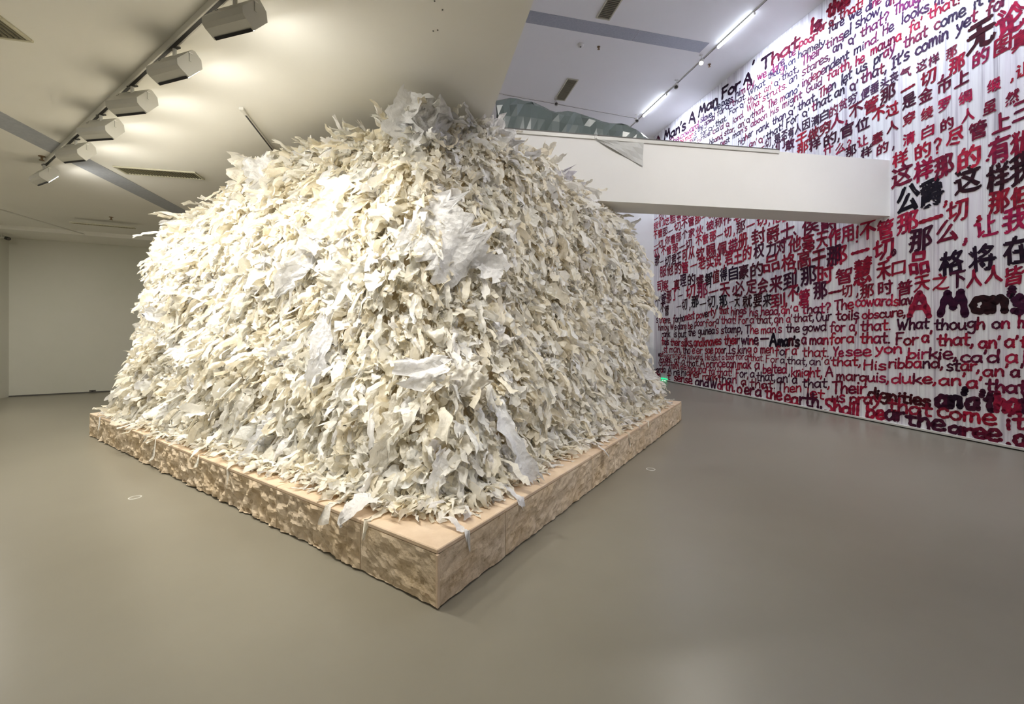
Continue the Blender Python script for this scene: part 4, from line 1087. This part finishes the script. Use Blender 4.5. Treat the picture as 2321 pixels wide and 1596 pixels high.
for i, (px, py) in enumerate(((985, 2), (1003, 22), (982, 70), (992, 68))):
    p = floor_pt(px, py, H1); o = MB().lathe([(0, 0), (.006, 0), (.006, -.003), (0, -.003)], 8).build('screw', M_dgrey); o.location = p
    tag(o, ['tiny dark screw head nearest the top edge of low ceiling', 'dark screw head on the low ceiling right of the first', 'faint screw head on the low ceiling, left of a close pair', 'faint screw head on the low ceiling, right of a close pair'][i], 'screw')
MB_ring = None
for px, py, lab in ((1475, 1064, 'small white ring of a floor socket right of the plinth'), (306, 1128, 'small white ring of a floor socket left of the plinth')):
    p = floor_pt(px, py); o = empty('floor_socket', p); tag(o, lab, 'floor socket')
    MB().lathe([(.05, 0), (.05, .003), (.042, .004), (.040, 0)], 24).build('ring', M_metalw, o)
    MB().lathe([(0, .001), (.040, .001)], 24).build('cover', M_floor, o)

# short track on low ceiling behind the floods, and the left conduit
def rail(name, a, b, z, w_, h_, label, slot=True):
    d = (b - a); d.z = 0; L_ = d.length; d.normalize()
    o = empty(name, (0, 0, 0)); o.matrix_world = frame_mtx(a, d, z); tag(o, label, 'track')
    MB().box(0, -w_ / 2, -h_, L_, w_ / 2, 0, .003).build('channel', M_metalw, o)
    if slot: MB().box(.12, -w_ / 4, -h_ - .001, L_ - .04, w_ / 4, -h_ + .004).build('slot', M_dark, o)
    MB().box(-.01, -w_ / 2 - .004, -h_ - .004, .06, w_ / 2 + .004, 0, .004).build('end_cap', M_metalw, o)
    return o
ta = floor_pt(547, 243, H1); rail('lamp_track', ta, ta + A * 2.2, H1, .035, .025, 'short slotted lamp track on the low ceiling vanishing behind the heap')
ta = floor_pt(0, 462, H1); tb = floor_pt(215, 531, H1 - .09); rail('lamp_track', ta - A * 1.5, ta + A * ((tb - ta).dot(A)), H1 - .09, .03, .02, 'thin white track near the left wall with no lamps', False)
# track with six floods
T0 = floor_pt(504, 0, H1 - .05); T1 = floor_pt(100, 377, H1 - .05)
dT = (T1 - T0); dT.z = 0; lenT = dT.length; dT.normalize()
T0n = T0 - dT * 2.2
tr = rail('lamp_track', T0n, T1, H1, .05, .055, 'long slotted lamp track carrying the six white floodlights')
def flood(px, py, az, label, tilt=40, first=None, power=1.0):
    # hangs below the track; local: x width, -y is the back, +y the beam
    zc = H1 - .20
    p = floor_pt(px, py, zc)
    # keep the head beside the track
    o = empty('floodlight', p, math.radians(az)); tag(o, label, 'floodlight')
    bd = empty('housing_pivot', (0, 0, 0)) if False else None
    W_, Hh, Dp = .34, .22, .10
    rt = Matrix.Rotation(math.radians(-tilt), 4, 'X')
    prof = [(-.045, .5 * Hh), (.02, .5 * Hh), (Dp - .03, .30 * Hh), (Dp - .03, -.42 * Hh), (.0, -.5 * Hh), (-.03, -.5 * Hh), (-.06, -.36 * Hh), (-.06, .42 * Hh)]
    vs = []; n = len(prof)
    for x in (-W_ / 2, W_ / 2): vs += [rt @ Vector((x, y, z)) for y, z in prof]
    fs = [tuple(range(n)), tuple(range(n, 2 * n))[::-1]] + [(i + n, (i + 1) % n + n, (i + 1) % n, i) for i in range(n)]
    mesh_obj('housing', vs, fs, M_head, o)
    m_ = MB().box(-W_ / 2 + .03, Dp - .031, -.36 * Hh, W_ / 2 - .03, Dp - .025, .26 * Hh, 0, rt); m_.build('lens', M_flood, o)
    MB().box(-W_ / 2 + .015, Dp - .046, -.455 * Hh, W_ / 2 - .015, Dp - .027, -.40 * Hh, 0, rt).build('vent_slot', M_dark, o)
    for s in (-1, 1):
        MB().box(s * (W_ / 2 + .003) - .002, -.008, .01, s * (W_ / 2 + .003) + .002, .008, .07).build('bracket_arm', M_head, o)
    MB().box(-W_ / 2 - .008, -.015, .07 + .0, W_ / 2 + .008, .015, .078).build('bracket', M_metalw, o)
    MB().cyl((0, 0, .078), (0, 0, .20 - .055), .014, 10).build('stem', M_metalw, o)
    MB().box(-.05, -.014, .20 - .06, .05, .014, .20 - .045, .003).build('track_adapter', M_dgrey, o)
    for x, z in ((-.13, .045), (-.135, .028), (-.122, .026)):
        q = rt @ Vector((x, -.0605, z)); MB().cyl(q, q + (rt.to_3x3() @ Vector((0, -.002, 0))), .004, 8).build('screw', M_dark, o)
    l = bpy.data.lights.new('flood_beam', 'AREA'); l.shape = 'RECTANGLE'; l.size = W_ - .06; l.size_y = .11; l.energy = FLOOD_W * power; l.color = FLOOD_C; l.spread = math.radians(114)
    lo = bpy.data.objects.new('flood_beam', l); COL.objects.link(lo); lo.parent = o
    lo.matrix_local = rt @ Matrix.Translation((0, Dp + .005, -.02)) @ Matrix.Rotation(math.radians(90 - 34), 4, 'X')
    return o
labs = ['largest white floodlight nearest the camera at the top edge', 'second white floodlight along the track from the camera', 'third white floodlight along the track from the camera',
        'fourth white floodlight along the track from the camera', 'fifth white floodlight over the grey ceiling strip', 'last white floodlight at the far end, turned edge-on']
for (px, py), az, lb in zip(((533, 42), (396, 152), (300, 232), (229, 293), (172, 345), (100, 398)), (-16, -18, -10, -8, -12, -26), labs):
    flood(px, py, az, lb, power=1.0 if az > -30 else .6)
# two more floods beyond the frame (the track goes on towards the camera)
for k_ in (.9, 1.9):
    p = T0 - dT * k_; l = bpy.data.lights.new('flood_beam', 'AREA'); l.shape = 'RECTANGLE'; l.size = .3; l.size_y = .12; l.energy = FLOOD_W * .9; l.color = FLOOD_C
    lo = bpy.data.objects.new('flood_beam', l); COL.objects.link(lo); lo.location = (p.x, p.y, H1 - .22); lo.rotation_euler = (math.radians(24), 0, math.radians(-20 + 10 * k_)); l.spread = math.radians(114)

# ------------------------------------------------------------------ high ceiling light line
K0 = floor_pt(1735, 0, H2); K0.z = 0
K1 = floor_pt(1462, 260, H2 - .05); K1.z = 0
tk = rail('lamp_track', K1 + A * 1.0, K0 - A * 7, H2, .03, .02, 'thin dark track line carrying the tube lights beside the lettered wall', True)
def tube(pa, pb, label, vis=True):
    a = floor_pt(*pa, H2 - .05) if vis else pa; b = floor_pt(*pb, H2 - .05) if vis else pb
    # snap to the line parallel with the wall
    ta_ = (a - K0).dot(A); tb_ = (b - K0).dot(A)
    mid = K0 + A * ((ta_ + tb_) / 2); L_ = abs(tb_ - ta_)
    o = empty('tube_light', (0, 0, 0)); o.matrix_world = frame_mtx(mid, A, H2 - .05); tag(o, label, 'tube light', 'cool white tubes beside the lettered wall')
    MB().cyl((-L_ / 2, 0, -.02), (L_ / 2, 0, -.02), .030, 14).build('tube', M_tube, o)
    MB().box(-L_ / 2, -.02, .0, L_ / 2, .02, .022, .003).build('housing', M_metalw, o)
    for s in (-1, 1): MB().box(s * L_ / 2 - .012, -.022, -.04, s * L_ / 2 + .012, .022, .012, .003).build('end_cap', M_metalw, o)
    l = bpy.data.lights.new('tube_wash', 'AREA'); l.shape = 'RECTANGLE'; l.size = L_; l.size_y = .06; l.energy = TUBE_W; l.color = TUBE_C; l.spread = math.radians(125)
    lo = bpy.data.objects.new('tube_wash', l); COL.objects.link(lo); lo.parent = o; lo.location = (0, -.03, -.06); lo.rotation_euler = (math.radians(-38), 0, 0)
tube((1713, 30), (1627, 105), 'larger glowing white tube light nearest the top edge')
tube((1510, 214), (1460, 262), 'smaller glowing white tube light at the far end above the beam')
z_off = K0 + Vector((0, 0, 0))
for k_ in (2.9, 5.7, 8.6):
    c = K0 - A * (k_ - 1.0); tube(c + A * .5, c - A * .5, 'tube light of the same row beyond the top of the photograph', False)
# spot heads on that track
def spot(px, py, z, label, target, power, glow=True, size=1.3, col=SPOT_C, hide=False):
    p = floor_pt(px, py, z - .16) if not hide else px
    o = empty('track_spotlight', p); d = (target - p).normalized(); tag(o, label, 'spotlight')
    q = d.to_track_quat('-Z', 'Y').to_matrix().to_4x4()
    b_ = MB(); b_.lathe([(0, .09), (.035, .09), (.045, .07), (.048, -.05), (.052, -.07), (.045, -.068), (.04, -.04), (0, -.04)], 18)
    bo_ = mesh_obj('barrel', [q @ Vector(v) for v in b_.v], b_.f, M_metalw, o)
    mesh_obj('lens', [q @ Vector(v) for v in MB().lathe([(0, -.045), (.038, -.045)], 16).v], MB().lathe([(0, -.045), (.038, -.045)], 16).f, M_lens if glow else M_dgrey, o)
    MB().cyl((0, 0, .0), (0, 0, .15), .008, 8).build('stem', M_metalw, o); MB().box(-.04, -.012, .13, .04, .012, .155, .003).build('track_adapter', M_metalw, o)
    if power:
        l = bpy.data.lights.new('spot_beam', 'SPOT'); l.energy = power; l.color = col; l.spot_size = size; l.spot_blend = .8; l.shadow_soft_size = .05
        lo = bpy.data.objects.new('spot_beam', l); COL.objects.link(lo); lo.parent = o; lo.matrix_local = q @ Matrix.Translation((0, 0, -.09))
    return o
rightface = Vector(uvw(np.array([4.2, .2, 1.8])))
spot(1590, 140, H2, 'lit white spotlight hanging from the light line at the end of the grey strip', rightface, SPOT_W * .7)
spot(1533, 195, H2, 'unlit white spotlight on the light line between the two tubes', rightface, 0, False)
# cable line on the high ceiling with two small heads
ca = floor_pt(1130, 211, H2); cb = floor_pt(1445, 268, H2); rail('lamp_track', ca, cb, H2, .025, .018, 'thin dark line of track across the high ceiling above the plastic film')
spot(1260, 234, H2, 'small dark spotlight on the cross track above the plastic film', rightface, 0, False)
spot(1443, 272, H2, 'small spotlight at the right end of the cross track', Vector((3, 6, 0)), 0, False)
# unseen fill spots added to brighten the heap, the beam and the lettered wall
for k_, (x, y, tx, ty, tz, pw) in enumerate(((3.9, .0, 2.4, 6.0, 2.4, 3.4), (3.2, -2.5, .5, 4.5, 2.4, .5), (3.0, -1.0, 6.3, 6.5, 3.2, 1.6))):
    spot(Vector((x, y, H2 - .16)), 0, H2, ('added fill spotlight over the open floor, aimed at the right face of the heap', 'added fill spotlight behind the camera aimed at the heap corner', 'added fill spotlight behind the camera aimed at the lettered wall')[k_], Vector((tx, ty, tz)), SPOT_W * pw, True, 1.2, SPOT_C, True)
# unseen wash spots added at the left to even out the long left face
for k_, (x, y, tx, ty, tz, pw) in enumerate(((-7.2, 1.6, -3.6, 4.7, 1.1, 1.0), (-5.2, .6, -2.0, 3.6, 1.2, .8), (-9.0, 4.2, -5.0, 6.0, 1.2, .8))):
    spot(Vector((x, y, H1 - .16)), 0, H1, ('added wash spotlight out of view aimed at the middle of the left face', 'added wash spotlight left of the camera aimed at the near end of the left face', 'added wash spotlight by the left wall aimed at the far end of the left face')[k_], Vector((tx, ty, tz)), WASH_W * pw, True, 1.25, FLOOD_C, True)
# fill lights added out of view to lift the low-ceiling side
for x, y, pw in ((-4.5, -1.5, .6), (-9.0, 6.6, 7.5), (-8.5, 2.5, 1.6), (0.2, -2.5, .8)):
    o = empty('fill_downlight', (x, y, H1)); tag(o, 'added fill downlight out of view in the low ceiling', 'downlight', 'added fill downlights')
    MB().lathe([(.11, 0), (.11, -.01), (.095, -.012), (.09, 0)], 20).build('ring', M_metalw, o); MB().lathe([(0, -.003), (.09, -.003)], 20).build('diffuser', M_lens, o)
    l = bpy.data.lights.new('fill_light', 'AREA'); l.shape = 'DISK'; l.size = .2; l.energy = FILL_W * pw; l.color = FILL_C
    lo = bpy.data.objects.new('fill_light', l); COL.objects.link(lo); lo.parent = o; lo.location = (0, 0, -.02)

# security camera by the left corner
p = floor_pt(50, 545, H1 - .12); pc = Q0 + Vector((.35, -.35, 0)); pc.z = 3.62
o = empty('security_camera', pc); tag(o, 'black security camera with white bracket high at the left corner', 'camera')
MB().box(-.16, -.03, .02, .0, .03, .05, .006).build('bracket', M_metalw, o)
MB().cyl((-.10, 0, .05), (-.10, 0, .12), .012, 10).build('stem', M_metalw, o)
MB().cyl((-.02, .02, .03), (.12, -.05, .0), .038, 14).build('housing', M_dark, o)
MB().cyl((.12, -.05, .0), (.13, -.055, -.002), .028, 14).build('lens', M_dgrey, o)
# small socket at the foot of the left wall
p = Q0 + DL * ((207 - 20) / 234 * (Q1 - Q0).length) + nl * .006
o = empty('wall_socket', (p.x, p.y, .05)); o.rotation_euler = (0, 0, math.atan2(DL.y, DL.x)); tag(o, 'tiny dark wall socket at the foot of left wall', 'socket')
MB().box(-.06, -.012, -.04, .06, .0, .02, .003).build('plate', M_dgrey, o); MB().box(-.02, -.014, -.02, .02, -.011, .0).build('outlet', M_dark, o)
